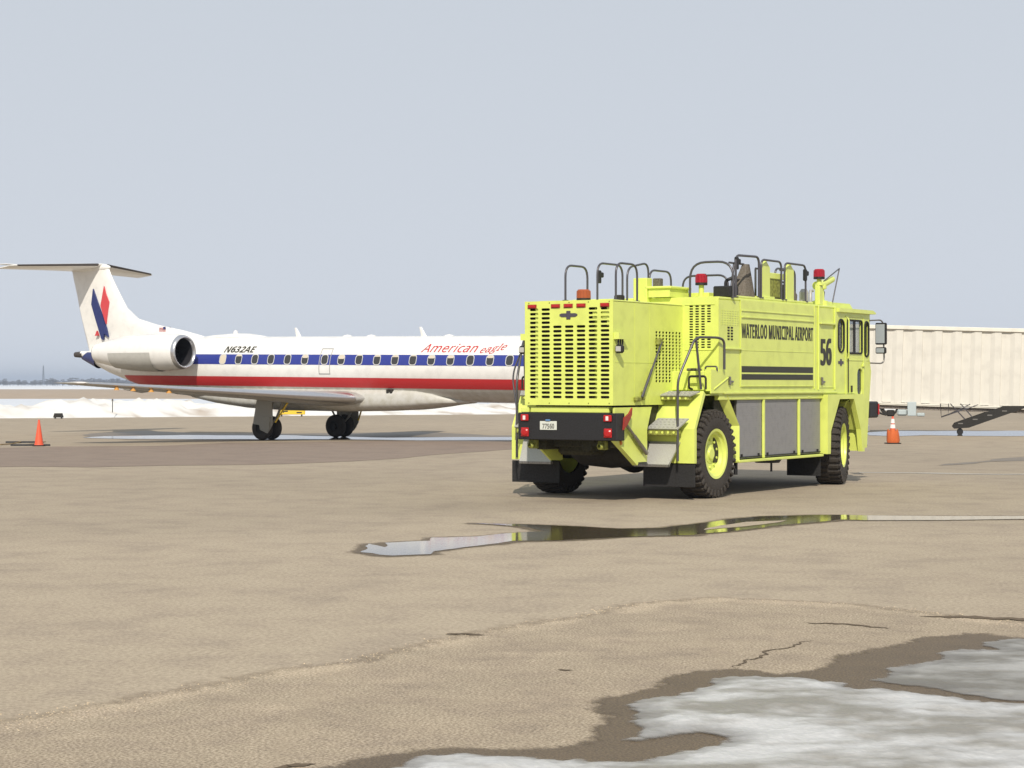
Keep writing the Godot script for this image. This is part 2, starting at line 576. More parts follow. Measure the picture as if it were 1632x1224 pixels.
func fire_truck():
	var k := thing("fire_truck", "lime yellow airport fire truck numbered 56 parked on the apron", "fire truck", Vector3(3.393, 0, -36.549), deg_to_rad(-32.5))
	var W := -3.62
	var st := mb()
	# --- chassis
	tb(st, -1.9, 6.8, -2.35, -2.15, 0.85, 1.15)
	tb(st, -1.9, 6.8, -1.47, -1.27, 0.85, 1.15)
	for u in [-1.7, -0.6, 1.1, 2.6, 4.2, 6.5]: tb(st, u, u + 0.15, -2.2, -1.4, 0.9, 1.1)
	obj("chassis", st, M.under, k)
	st = mb()
	tb(st, -2.05, 0.2, -2.3, -0.78, 1.12, 1.6, 0.03)
	tb(st, -1.5, -0.55, -2.2, -1.5, 0.75, 1.12, 0.06)
	tb(st, 0.3, 5.2, -3.2, -0.45, 0.9, 1.66, 0.03)
	tb(st, 5.2, 6.7, -2.9, -0.7, 0.95, 1.66, 0.03)
	obj("underbody", st, M.under, k)
	for u in [0.17, 5.70]:
		st = mb()
		tube(st, PackedVector3Array([T(u, -3.3, 0.75), T(u, -0.3, 0.75)]), 0.13, 14)
		lathe(st, T(u, -1.62, 0.74), Vector3(0, 0, 1), [[-0.36, 0.02], [-0.32, 0.18], [-0.2, 0.30], [0.0, 0.35], [0.2, 0.30], [0.34, 0.17], [0.38, 0.02]], 24, true)
		for v in [-2.5, -1.1]: tb(st, u - 0.5, u + 0.5, v - 0.06, v + 0.06, 0.86, 0.95, 0.02)
		obj("axle", st, M.dark, k)
	st = mb()
	lathe(st, T(-0.75, -1.55, 0.82), Vector3(1, 0, 0), [[-0.75, 0.02], [-0.73, 0.16], [-0.55, 0.27], [0.0, 0.31], [0.52, 0.27], [0.72, 0.15], [0.74, 0.02]], 28, true)
	obj("exhaust_silencer", st, M.dark, k)
	for y in [[-0.9, 0.12], [-1.15, 0.10]]:
		st = mb()
		lathe(st, T(-1.7, y[0], 1.02), Vector3(0, 0, 1), [[-0.02, 0.02], [-0.02, y[1]], [0.3, y[1]], [0.3, 0.02]], 16)
		obj("air_tank", st, M.under, k)
	for v in [-2.62, -1.28]:
		st = mb()
		lathe(st, T(-2.12, v + 0.3, 0.93), Vector3(0, 0, 1), [[0.0, 0.0], [0.0, 0.055], [0.02, 0.06], [0.05, 0.03]], 14)
		tb(st, -2.08, -2.0, v + 0.22, v + 0.38, 0.87, 1.02)
		obj("tow_eye", st, M.lime_in, k)
	# --- wheels
	make_wheel(k, T(0.17, 0.0, 0.757), 0.0, 1.0)
	make_wheel(k, T(5.70, 0.0, 0.757), deg_to_rad(15.0), 1.0)
	make_wheel(k, T(0.17, W + 0.2, 0.757), 0.0, -1.0)
	make_wheel(k, T(5.70, W + 0.2, 0.757), deg_to_rad(15.0), -1.0)
	engine_box(k)
	main_body(k, W)
	cab(k, W)
	rear_end(k, W)
	roof_gear(k)

func engine_box(k: Node3D):
	var ve := -0.69
	var vl := -2.38
	var ur := -2.22
	var y0 := 1.60
	var y1 := 3.325
	# shell: roof, sides; the right side has the perforated grille let in
	var st := mb()
	tb(st, ur + 0.02, 0.24, vl, ve - 0.0, y1 - 0.03, y1, 0.01)
	tb(st, ur + 0.02, 0.24, vl, vl + 0.03, y0, y1 - 0.032, 0.0)
	tb(st, ur + 0.02, 0.24, vl + 0.032, ve - 0.032, y0, y0 + 0.03, 0.0)
	var mv := func(p: Vector2, d: float) -> Vector3: return T(p.x, ve - d, p.y)
	var t := PackedVector3Array()
	var g := [-0.79, 1.97, 0.17, 2.85]
	rect(t, [ur + 0.02, y0, g[0], y1 - 0.032], mv)
	rect(t, [g[2], y0, 0.24, y1 - 0.032], mv)
	rect(t, [g[0], y0, g[2], g[1]], mv)
	rect(t, [g[0], g[3], g[2], y1 - 0.032], mv)
	sheet(st, t, Vector3.RIGHT)
	t = PackedVector3Array()
	rect(t, [ur + 0.02, y0, 0.24, y1 - 0.032], mv, 0.35)
	sheet(st, t, Vector3.LEFT)
	var shell := obj("engine_compartment", st, M.lime, k)
	st = mb()
	t = PackedVector3Array()
	for i in 8:
		for j in 16:
			var x: float = g[0] + (g[2] - g[0]) / 8.0 * i
			var y: float = g[1] + (g[3] - g[1]) / 16.0 * j
			var cx := x + 0.06
			var cy := y + 0.0275
			cell(t, [x, y, x + 0.12, y + 0.055], [cx - 0.036, cy - 0.0205, cx + 0.036, cy + 0.0205], 0.0200, mv, 0.01, 2)
	sheet(st, t, Vector3.RIGHT)
	obj("side_grille", st, M.lime, shell)
	st = mb()
	tb(st, g[0] - 0.02, g[2] + 0.02, ve - 0.20, ve - 0.18, g[1], g[3], 0.0)
	for i in 5: tb(st, g[0] + 0.2 * i, g[0] + 0.2 * i + 0.05, ve - 0.18, ve - 0.12, g[1], g[3], 0.0)
	obj("cooler", st, M.core, shell)
	# seams and rivets on the side
	st = mb()
	for u in [-1.50, -0.98]: tb(st, u, u + 0.012, ve + 0.001, ve + 0.004, y0 + 0.02, y1 - 0.06, 0.0)
	tb(st, ur + 0.05, 0.2, ve + 0.001, ve + 0.005, 2.30, 2.312, 0.0)
	obj("panel_seam", st, M.lime, shell)
	# rear panel with slots
	st = mb()
	var mr := func(p: Vector2, d: float) -> Vector3: return T(ur + d, p.x, p.y)
	t = PackedVector3Array()
	var px := 0.2265
	var py := 0.0725
	var x0 := -1.52 - 3.5 * px
	var yb := 1.735 - py / 2
	for i in 7:
		for j in 21:
			var r := [x0 + px * i, yb + py * j, x0 + px * (i + 1), yb + py * (j + 1)]
			if j > 16 and i > 1 and i < 5:
				rect(t, r, mr)
			elif j == 20 and (i == 0 or i == 6 or i == 1 or i == 5) and i == 9:
				rect(t, r, mr)
			else:
				var cx: float = (r[0] + r[2]) / 2
				var cy: float = (r[1] + r[3]) / 2
				cell(t, r, [cx - 0.083, cy - 0.0215, cx + 0.083, cy + 0.0215], 0.0213, mr, 0.012, 3)
	var xe := x0 + 7 * px
	var ye := yb + 21 * py
	rect(t, [vl, y0, ve, yb], mr)
	rect(t, [vl, ye, ve, y1], mr)
	rect(t, [vl, yb, x0, ye], mr)
	rect(t, [xe, yb, ve, ye], mr)
	sheet(st, t, Vector3(0, 0, 1))
	# folded edges of the panel
	tb(st, ur + 0.002, ur + 0.02, vl, vl + 0.02, y0, y1, 0.0)
	tb(st, ur + 0.002, ur + 0.02, ve - 0.02, ve, y0, y1, 0.0)
	tb(st, ur + 0.002, ur + 0.02, vl + 0.021, ve - 0.021, y1 - 0.02, y1, 0.0)
	var gp := obj("rear_grille", st, M.lime, k)
	st = mb()
	tb(st, ur + 0.10, ur + 0.13, vl + 0.04, ve - 0.04, y0 + 0.04, y1 - 0.05, 0.0)
	obj("radiator", st, M.core, gp)
	st = mb()
	tb(st, ur + 0.03, ur + 0.06, vl + 0.19, vl + 0.27, y0 + 0.05, y1 - 0.05, 0.0)
	tb(st, ur + 0.03, ur + 0.06, ve - 0.13, ve - 0.07, y1 - 0.42, y1 - 0.05, 0.0)
	tb(st, ur + 0.03, ur + 0.06, ve - 0.4, ve - 0.13, y1 - 0.30, y1 - 0.18, 0.0)
	obj("inner_frame", st, M.lime, gp)
	st = mb()
	for v in [-2.3, -1.9, -1.52, -1.15, -0.76]:
		for y in [y0 + 0.035, y1 - 0.03]:
			lathe(st, T(ur, v, y), Vector3(0, 0, 1), [[0.0, 0.012], [0.008, 0.009], [0.01, 0.0]], 8)
	obj("bolt", st, M.lime_in, gp)
	for v in [-2.235, -1.78, -1.535, -1.29, -0.842]:
		st = mb()
		tb(st, ur - 0.012, ur - 0.001, v - 0.088, v + 0.088, 3.203, 3.272, 0.004)
		var b := obj("marker_light", st, M.red_dull, k)
		st = mb()
		tb(st, ur - 0.03, ur - 0.0125, v - 0.07, v + 0.07, 3.214, 3.261, 0.01)
		obj("lens", st, M.red, b)
	# badge: a cross with two wings
	st = mb()
	tb(st, ur - 0.014, ur - 0.001, -1.57, -1.49, 3.015, 3.155, 0.005)
	prism(st, PackedVector2Array([Vector2(-1.70, 3.075), Vector2(-1.66, 3.055), Vector2(-1.571, 3.055), Vector2(-1.571, 3.115), Vector2(-1.66, 3.115), Vector2(-1.70, 3.10)]), func(p: Vector2, d: float) -> Vector3: return T(d, p.x, p.y), ur - 0.010, ur - 0.001)
	prism(st, PackedVector2Array([Vector2(-1.36, 3.075), Vector2(-1.40, 3.055), Vector2(-1.489, 3.055), Vector2(-1.489, 3.115), Vector2(-1.40, 3.115), Vector2(-1.36, 3.10)]), func(p: Vector2, d: float) -> Vector3: return T(d, p.x, p.y), ur - 0.010, ur - 0.001)
	obj("badge", st, M.emblem, k)
	# work lamps on brackets at both rear corners
	for s in 2:
		var v := ve if s == 0 else vl
		var o := 1.0 if s == 0 else -1.0
		st = mb()
		prism(st, PackedVector2Array([Vector2(ur + 0.02, 2.79), Vector2(ur + 0.33, 2.70), Vector2(ur + 0.33, 2.68), Vector2(ur + 0.02, 2.68)]), side, v + 0.001 * o, v + 0.10 * o)
		var br := obj("lamp_bracket", st, M.lime, k)
		st = mb()
		for d in [0.08, 0.15, 0.22]: tube(st, PackedVector3Array([T(ur + d, v + 0.055 * o, 2.68), T(ur + d, v + 0.055 * o, 2.59)]), 0.014, 6)
		tb(st, ur + 0.03, ur + 0.12, v + 0.008 * o, v + 0.158 * o, 2.45, 2.59, 0.03)
		var l := obj("work_lamp", st, M.black, br)
		st = mb()
		tb(st, ur + 0.016, ur + 0.029, v + 0.035 * o, v + 0.131 * o, 2.477, 2.563, 0.006)
		obj("lamp_glass", st, M.lamp_glass, br)
	# gas strut that holds the side door, and its pivots
	st = mb()
	tube(st, PackedVector3Array([T(-0.66, ve + 0.06, 2.66), T(-1.33, ve + 0.05, 1.73)]), 0.017, 8)
	tube(st, PackedVector3Array([T(-1.0, ve + 0.055, 2.19), T(-1.33, ve + 0.05, 1.73)]), 0.024, 8)
	var gs := obj("gas_strut", st, M.tube, k)
	st = mb()
	tb(st, -0.78, -0.62, ve + 0.002, ve + 0.07, 2.60, 2.72, 0.02)
	tb(st, -1.55, -1.36, ve + 0.002, ve + 0.07, 1.66, 1.74, 0.02)
	tb(st, -1.30, -1.21, ve + 0.002, ve + 0.06, 1.68, 1.84, 0.02)
	obj("pivot", st, M.lime_in, gs)
	# lower skirt below the seam
	st = mb()
	prism(st, PackedVector2Array([Vector2(-2.16, 1.565), Vector2(-0.9, 1.565), Vector2(-1.06, 1.19), Vector2(-1.06, 0.65), Vector2(-1.42, 0.65), Vector2(-2.16, 1.08)]), side, ve - 0.04, ve)
	prism(st, PackedVector2Array([Vector2(-2.16, 1.565), Vector2(-0.9, 1.565), Vector2(-1.06, 1.19), Vector2(-1.06, 0.65), Vector2(-1.42, 0.65), Vector2(-2.16, 1.08)]), side, vl, vl + 0.04)
	obj("lower_skirt", st, M.lime, k)
	st = mb()
	prism(st, PackedVector2Array([Vector2(-2.18, 1.03), Vector2(-2.14, 1.07), Vector2(-1.40, 0.64), Vector2(-1.44, 0.60)]), side, ve - 0.07, ve + 0.02)
	obj("skirt_edge", st, M.lime, k)
	st = mb()
	tube(st, PackedVector3Array([T(-1.95, ve + 0.05, 1.34), T(-1.17, ve + 0.05, 0.79)]), 0.028, 8)
	tube(st, PackedVector3Array([T(-1.60, ve + 0.05, 1.09), T(-1.17, ve + 0.05, 0.79)]), 0.036, 8)
	obj("hand_pump", st, M.steel, k)
	st = mb()
	lathe(st, T(-1.72, ve + 0.001, 1.40), Vector3(1, 0, 0), [[0.0, 0.055], [0.025, 0.055], [0.025, 0.04], [0.012, 0.03], [0.012, 0.0]], 16)
	obj("socket", st, M.steel, k)

func main_body(k: Node3D, W: float):
	var st := mb()
	# upper body: a hollow box, its rear wall made round the vent panel
	var u0 := 0.22
	var u1 := 5.30
	var roof := 3.45
	tb(st, u0 + 0.005, u1, W, -0.001, roof - 0.05, roof, 0.015)
	tb(st, u0 + 0.005, u1, W, W + 0.05, 1.76, roof - 0.052, 0.0)
	tb(st, u0 + 0.005, u1, -0.05, 0.0, 1.76, roof - 0.052, 0.0)
	tb(st, u0 + 0.005, u1, W + 0.052, -0.052, 1.76, 1.80, 0.0)
	tb(st, u1 - 0.03, u1, W + 0.052, -0.052, 1.81, roof - 0.053, 0.0)
	var mr := func(p: Vector2, d: float) -> Vector3: return T(u0 + d, p.x, p.y)
	var t := PackedVector3Array()
	var g := [-0.61, 2.56, -0.10, 3.31]
	rect(t, [W, 1.76, g[0], roof], mr)
	rect(t, [g[2], 1.76, 0.0, roof], mr)
	rect(t, [g[0], 1.76, g[2], g[1]], mr)
	rect(t, [g[0], g[3], g[2], roof], mr)
	sheet(st, t, Vector3(0, 0, 1))
	var body := obj("body", st, M.lime, k)
	st = mb()
	t = PackedVector3Array()
	var pw: float = (g[2] - g[0]) / 4.5
	var ph: float = (g[3] - g[1]) / 17.0
	var x0: float = g[0] + pw * 0.25
	rect(t, [g[0], g[1], x0, g[3]], mr)
	rect(t, [x0 + 4 * pw, g[1], g[2], g[3]], mr)
	for i in 4:
		for j in 17:
			var r := [x0 + pw * i, g[1] + ph * j, x0 + pw * (i + 1), g[1] + ph * (j + 1)]
			if i == 3 and j > 4 and j < 10: rect(t, r, mr)
			else:
				var cx: float = (r[0] + r[2]) / 2
				var cy: float = (r[1] + r[3]) / 2
				cell(t, r, [cx - 0.035, cy - 0.013, cx + 0.035, cy + 0.013], 0.006, mr, 0.01, 1)
	sheet(st, t, Vector3(0, 0, 1))
	tb(st, u0 - 0.012, u0 - 0.001, g[0] - 0.03, g[2] + 0.03, g[3], g[3] + 0.015, 0.003)
	tb(st, u0 - 0.012, u0 - 0.001, g[0] - 0.03, g[2] + 0.03, g[1] - 0.03, g[1] - 0.018, 0.003)
	var vp := obj("vent_panel", st, M.lime, k)
	st = mb()
	tb(st, u0 + 0.08, u0 + 0.1, g[0] - 0.02, g[2] + 0.02, g[1], g[3], 0.0)
	obj("filter", st, M.core, vp)
	# raised tank top and side panel
	st = mb()
	tb(st, 0.98, 4.24, W + 0.25, -0.02, roof + 0.001, roof + 0.045, 0.012)
	obj("tank_top", st, M.lime, body)
	st = mb()
	tb(st, 1.06, 4.20, 0.002, 0.014, 1.90, 3.42, 0.004)
	obj("tank_panel", st, M.lime, body)
	st = mb()
	tb(st, 1.08, 4.18, 0.0145, 0.030, 3.225, 3.245, 0.004)
	tb(st, 1.08, 4.18, 0.0145, 0.034, 3.11, 3.135, 0.004)
	tb(st, 1.08, 4.18, 0.0145, 0.020, 2.535, 2.547, 0.002)
	tb(st, 1.10, 4.10, 0.0145, 0.026, 1.905, 1.92, 0.003)
	tb(st, 0.42, 1.055, 0.001, 0.045, 2.545, 2.575, 0.006)
	tb(st, 4.46, 5.16, 0.001, 0.055, 3.085, 3.115, 0.006)
	tb(st, 4.22, 4.235, 0.001, 0.022, 1.86, 3.42, 0.003)
	tb(st, 4.40, 4.43, 0.001, 0.026, 1.84, 3.44, 0.004)
	tb(st, 5.18, 5.215, 0.001, 0.026, 1.84, 3.44, 0.004)
	tb(st, 4.44, 5.17, 0.001, 0.012, 1.88, 1.895, 0.003)
	tb(st, 0.40, 5.30, 0.001, 0.035, 1.775, 1.815, 0.008)
	obj("side_trim", st, M.lime, body)
	# painted lettering and bands on the tank panel
	st = mb()
	for i in 3: letters(st, "WATERLOO MUNICIPAL AIRPORT", "Droid Sans", 700, func(p: Vector2) -> Vector3: return T(1.09 + 0.006 * (i - 1) + 3.06 * p.x, 0.0165 + 0.0006 * i, 2.755 + 0.255 * p.y), Vector3.RIGHT)
	obj("lettering", st, M.ink, body)
	st = mb()
	for i in 3: letters(st, "56", "Droid Sans", 700, func(p: Vector2) -> Vector3: return T(4.54 + 0.020 * (i - 1) + 0.50 * p.x, 0.004 + 0.0006 * i, 2.30 + 0.52 * p.y), Vector3.RIGHT)
	obj("number", st, M.ink, body)
	for y in [[2.155, 2.265], [2.025, 2.125]]:
		st = mb()
		tb(st, 1.09, 4.15, 0.0143, 0.017, y[0], y[1], 0.0)
		obj("band", st, M.ink, body)
	# little vents near the rear corner
	st = mb()
	for i in 2:
		for j in 5: tb(st, 0.56 + 0.13 * i, 0.64 + 0.13 * i, 0.001, 0.005, 2.71 + 0.05 * j, 2.74 + 0.05 * j, 0.0)
	obj("side_vent", st, M.core, body)
	st = mb()
	for i in 7:
		for j in 7: tb(st, 0.33 + 0.10 * i, 0.39 + 0.10 * i, 0.001, 0.006, 2.97 + 0.04 * j, 2.988 + 0.04 * j, 0.0)
	obj("louvre_panel", st, M.lime, body)
	for u in [0.58, 4.53]:
		st = mb()
		tb(st, u, u + 0.04, 0.002, 0.05, 1.93, 2.08, 0.012)
		tb(st, u + 0.05, u + 0.17, 0.002, 0.035, 1.97, 2.01, 0.01)
		obj("latch", st, M.steel, body)
	# lower side: header rail, three shutters, dividers, sill (the right side)
	st = mb()
	tb(st, 0.25, 4.75, -0.10, -0.004, 1.672, 1.757, 0.01)
	for u in [1.30, 2.55, 3.95]: tb(st, u, u + 0.14, -0.003, 0.001, 1.70, 1.725, 0.0)
	tb(st, 2.035, 2.085, -0.045, 0.0, 0.63, 1.67, 0.006)
	tb(st, 3.565, 3.615, -0.045, 0.0, 0.63, 1.67, 0.006)
	tb(st, 0.985, 4.62, -0.12, 0.03, 0.575, 0.622, 0.008)
	var rail := obj("locker_frame", st, M.lime, k)
	var spans := [[1.03, 2.03], [2.09, 3.56], [3.62, 4.62]]
	for s in spans:
		st = mb()
		var n := 26
		for i in n:
			var ya := 0.64 + 1.03 * i / n
			tb(st, s[0], s[1], -0.060, -0.045, ya, ya + 1.03 / n - 0.0005, 0.0012)
		var sh := obj("shutter", st, M.shutter, k)
		st = mb()
		tb(st, s[0] + 0.02, s[1] - 0.02, -0.044, -0.02, 0.655, 0.675, 0.006)
		tb(st, s[0] + 0.14, s[0] + 0.17, -0.044, -0.012, 0.66, 0.72, 0.004)
		tb(st, s[1] - 0.17, s[1] - 0.14, -0.044, -0.012, 0.66, 0.72, 0.004)
		obj("handle", st, M.black, sh)
	st = mb()
	tb(st, 0.3, 4.8, -0.16, -0.13, 0.6, 1.67, 0.0)
	tb(st, 0.98, 1.03, -0.13, -0.06, 0.62, 1.67, 0.0)
	obj("locker_back", st, M.under, k)
	st = mb()
	tb(st, 0.25, 4.75, W + 0.004, W + 0.10, 0.6, 1.757, 0.01)
	obj("left_side", st, M.lime, k)
	for u in [1.13, 2.6]:
		st = mb()
		tube(st, PackedVector3Array([T(u, -0.12, 0.6), T(u, -0.12, 0.36)]), 0.035 if u < 2.0 else 0.02, 10)
		if u > 2.0: lathe(st, T(u, -0.2, 0.58), Vector3.UP, [[-0.06, 0.0], [-0.06, 0.22], [0.0, 0.26]], 18)
		obj("drain_pipe", st, M.black, k)
	# fenders
	for s in 2:
		var m := 1.0 if s == 0 else -1.0
		var e := 0.0 if s == 0 else W
		var V := func(v: float) -> float: return e + v * m
		# rear fender, rear plate bent in two, with a narrower top
		st = mb()
		var top: Array = [T(-0.34, V.call(-0.76), 1.83), T(-0.34, V.call(0.0), 1.83), T(-0.27, V.call(0.0), 1.78), T(-0.27, V.call(-0.76), 1.78)]
		var mid: Array = [T(-0.68, V.call(-0.99), 1.20), T(-0.68, V.call(0.0), 1.20), T(-0.60, V.call(0.0), 1.20), T(-0.60, V.call(-0.99), 1.20)]
		var low: Array = [T(-0.68, V.call(-0.99), 0.62), T(-0.68, V.call(0.0), 0.62), T(-0.60, V.call(0.0), 0.62), T(-0.60, V.call(-0.99), 0.62)]
		var rings: Array[PackedVector3Array] = [PackedVector3Array(top), PackedVector3Array(mid), PackedVector3Array(low)]
		loft(st, rings, true, false)
		box(st, T(-0.335, V.call(-0.76), 1.772), T(1.0, V.call(-0.002), 1.758), 0.0)
		var fd := obj("rear_fender", st, M.lime, k)
		# forward half of the rear arch: a slanting lip that faces back
		st = mb()
		var a: Array = [[0.40, 1.757], [0.90, 1.22], [0.90, 0.60]]
		var b: Array = [[0.55, 1.757], [1.02, 1.22], [1.02, 0.60]]
		var t2 := PackedVector3Array()
		for i in 2:
			var p0 := T(a[i][0], V.call(-0.12), a[i][1])
			var p1 := T(a[i + 1][0], V.call(-0.12), a[i + 1][1])
			var q0 := T(b[i][0], V.call(0.008), b[i][1])
			var q1 := T(b[i + 1][0], V.call(0.008), b[i + 1][1])
			q4(t2, p0, p1, q1, q0)
		sheet(st, t2, Vector3(m, 0, 1))
		obj("arch_lip", st, M.lime, fd)
		st = mb()
		t2 = PackedVector3Array()
		for i in 2:
			q4(t2, T(a[i][0], V.call(-0.12), a[i][1]), T(a[i + 1][0], V.call(-0.12), a[i + 1][1]), T(a[i + 1][0] + 0.02, V.call(-0.9), a[i + 1][1]), T(a[i][0] + 0.02, V.call(-0.9), a[i][1]))
		sheet(st, t2, Vector3(0, 0, 1))
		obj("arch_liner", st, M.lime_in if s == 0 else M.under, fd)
		# front fender standing proud of the lockers
		st = mb()
		var po := PackedVector2Array([Vector2(4.65, 0.62), Vector2(4.79, 0.62), Vector2(4.81, 1.05), Vector2(5.23, 1.66), Vector2(5.93, 1.66), Vector2(6.27, 1.06), Vector2(6.36, 0.62), Vector2(6.47, 0.62), Vector2(6.47, 1.46), Vector2(6.40, 1.752), Vector2(4.65, 1.752)])
		prism(st, po, side, V.call(0.002), V.call(0.10))
		tb(st, 4.65, 4.72, V.call(-0.5), V.call(0.0), 0.63, 1.74, 0.0)
		tb(st, 6.40, 6.46, V.call(-0.5), V.call(0.0), 0.63, 1.45, 0.0)
		prism(st, PackedVector2Array([Vector2(6.02, 1.60), Vector2(6.09, 1.63), Vector2(6.40, 1.08), Vector2(6.33, 1.05)]), side, V.call(-0.5), V.call(0.001))
		obj("front_fender", st, M.lime, k)
		st = mb()
		for f in [[-0.66, -0.98, 0.0, 0.22, 0.60], [4.60, -0.72, -0.03, 0.20, 0.58]]:
			st = mb()
			tb(st, f[0] - 0.012, f[0] + 0.012, V.call(f[1]), V.call(f[2]), f[3], f[4], 0.004)
			obj("mud_flap", st, M.flap, k)

func cab(k: Node3D, W: float):
	# side walls with real window openings
	var holes := [[5.30, 5.745, [5.385, 2.57, 5.665, 3.20], 0.13], [5.745, 6.645, [5.83, 2.555, 6.57, 3.20], 0.06], [6.645, 6.985, [6.705, 2.50, 6.915, 3.19], 0.10]]
	for s in 2:
		var m := 1.0 if s == 0 else -1.0
		var e := -0.004 if s == 0 else W + 0.004
		var st := mb()
		var mv := func(p: Vector2, d: float) -> Vector3: return T(p.x, e - d * m, p.y)
		var t := PackedVector3Array()
		for h in holes:
			cell(t, [h[0], 2.40, h[1], 3.345], h[2], h[3], mv, 0.05, 5)
		rect(t, [5.30, 1.76, 6.20, 2.40], mv)
		cell(t, [6.20, 1.60, 6.76, 2.40], [6.345, 1.725, 6.61, 2.26], 0.12, mv, 0.05, 5)
		# front edge that leans: wider at the belt, drawn in below
		q4(t, mv.call(Vector2(6.76, 1.60), 0), mv.call(Vector2(6.96, 1.60), 0), mv.call(Vector2(7.06, 2.20), 0), mv.call(Vector2(6.76, 2.40), 0))
		q4(t, mv.call(Vector2(6.76, 2.40), 0), mv.call(Vector2(7.06, 2.20), 0), mv.call(Vector2(6.985, 2.42), 0), mv.call(Vector2(6.985, 2.40), 0))
		q4(t, mv.call(Vector2(6.20, 1.76), 0), mv.call(Vector2(6.20, 1.60), 0), mv.call(Vector2(6.3, 1.60), 0), mv.call(Vector2(6.3, 1.76), 0))
		q4(t, mv.call(Vector2(6.30, 1.60), 0), mv.call(Vector2(6.96, 1.60), 0), mv.call(Vector2(6.84, 0.68), 0), mv.call(Vector2(6.46, 0.68), 0))
		sheet(st, t, Vector3(m, 0, 0))
		t = PackedVector3Array()
		sheet(st, t, Vector3(-m, 0, 0))
		var wall := obj("cab_side", st, M.lime, k)
		st = mb()
		t = PackedVector3Array()
		var mi := func(p: Vector2, d: float) -> Vector3: return T(p.x, e - (0.052 + d) * m, p.y)
		for h in holes: cell(t, [h[0], 2.40, h[1], 3.34], h[2], h[3], mi, 0.0, 5)
		rect(t, [5.30, 1.76, 6.98, 2.40], mi)
		sheet(st, t, Vector3(-m, 0, 0))
		obj("lining", st, M.seat, wall)
		for h in holes:
			var hh: Array = h[2]
			var r: float = h[3]
			var ring := PackedVector3Array()
			st = mb()
			var cs := [Vector2(hh[2] - r, hh[3] - r), Vector2(hh[0] + r, hh[3] - r), Vector2(hh[0] + r, hh[1] + r), Vector2(hh[2] - r, hh[1] + r)]
			for i in 4:
				for j in 6:
					var w := PI / 2 * (i + j / 5.0)
					var p: Vector2 = cs[i] + Vector2(cos(w), sin(w)) * r
					ring.append(T(p.x, e + 0.004 * m, p.y))
			ring.append(ring[0])
			tube(st, ring, 0.020, 6)
			if h[0] == 5.745: tb(st, 6.17, 6.235, e - 0.02 * m, e + 0.012 * m, hh[1], hh[3], 0.005)
			var fr := obj("window", st, M.black, wall)
			st = mb()
			t = PackedVector3Array()
			rect(t, [hh[0], hh[1], hh[2], hh[3]], mv, 0.03)
			sheet(st, t, Vector3(m, 0, 0))
			obj("pane", st, M.glass if h[0] == 5.745 else M.tinted, fr)
		st = mb()
		t = PackedVector3Array()
		rect(t, [6.345, 1.725, 6.61, 2.26], mv, 0.03)
		sheet(st, t, Vector3(m, 0, 0))
		obj("low_pane", st, M.tinted, wall)
		# door outline, grab bars, hinges, handle, rain gutter
		st = mb()
		tb(st, 5.745, 5.775, e + 0.001 * m, e + 0.012 * m, 1.74, 3.26, 0.003)
		tb(st, 6.635, 6.655, e + 0.001 * m, e + 0.012 * m, 1.66, 3.26, 0.003)
		tb(st, 5.745, 6.655, e + 0.001 * m, e + 0.014 * m, 3.262, 3.285, 0.003)
		tb(st, 5.745, 6.655, e + 0.001 * m, e + 0.010 * m, 2.41, 2.425, 0.002)
		tb(st, 6.58, 6.68, e + 0.001 * m, e + 0.03 * m, 2.29, 2.35, 0.008)
		obj("door_trim", st, M.lime, wall)
		st = mb()
		tb(st, 5.86, 5.875, e + 0.001 * m, e + 0.02 * m, 1.78, 2.55, 0.004)
		tb(st, 6.01, 6.06, e + 0.001 * m, e + 0.025 * m, 1.79, 1.92, 0.008)
		obj("door_handle", st, M.black, wall)
		st = mb()
		tube(st, PackedVector3Array([T(5.80, e + 0.03 * m, 2.45), T(5.80, e + 0.05 * m, 2.5), T(5.80, e + 0.05 * m, 3.2), T(5.80, e + 0.02 * m, 3.25)]), 0.014, 6)
		obj("grab_bar", st, M.lime, wall)
		if s == 0:
			st = mb()
			tb(st, 5.475, 5.555, e + 0.001, e + 0.012, 2.305, 2.435, 0.004)
			tb(st, 5.385, 5.474, e + 0.001, e + 0.009, 2.34, 2.395, 0.004)
			tb(st, 5.556, 5.645, e + 0.001, e + 0.009, 2.34, 2.395, 0.004)
			obj("badge", st, M.emblem, wall)
	# front, floor, back, roof
	var st := mb()
	var prof := [[6.84, 0.68], [6.96, 1.60], [7.06, 2.20], [6.985, 2.42]]
	var t := PackedVector3Array()
	for i in 3:
		q4(t, T(prof[i][0], W + 0.005, prof[i][1]), T(prof[i][0], -0.005, prof[i][1]), T(prof[i + 1][0], -0.005, prof[i + 1][1]), T(prof[i + 1][0], W + 0.005, prof[i + 1][1]))
	sheet(st, t, Vector3(0, 0, -1))
	for v in [[W + 0.01, W + 0.09], [-1.86, -1.76], [-0.09, -0.01]]: tb(st, 6.92, 6.985, v[0], v[1], 2.42, 3.34, 0.01)
	tb(st, 5.31, 6.98, W + 0.06, -0.06, 1.70, 1.74, 0.0)
	obj("cab_front", st, M.lime, k)
	for v in [[W + 0.09, -1.86], [-1.76, -0.09]]:
		st = mb()
		tb(st, 6.95, 6.956, v[0], v[1], 2.43, 3.33, 0.0)
		obj("windshield", st, M.glass, k)
	st = mb()
	prism(st, PackedVector2Array([Vector2(5.31, 3.345), Vector2(7.14, 3.345), Vector2(7.16, 3.375), Vector2(7.0, 3.42), Vector2(5.31, 3.42)]), side, W - 0.06, 0.06)
	prism(st, PackedVector2Array([Vector2(5.33, 3.421), Vector2(6.75, 3.421), Vector2(6.55, 3.545), Vector2(5.36, 3.545)]), side, W + 0.25, -0.25)
	obj("cab_roof", st, M.lime, k)
	st = mb()
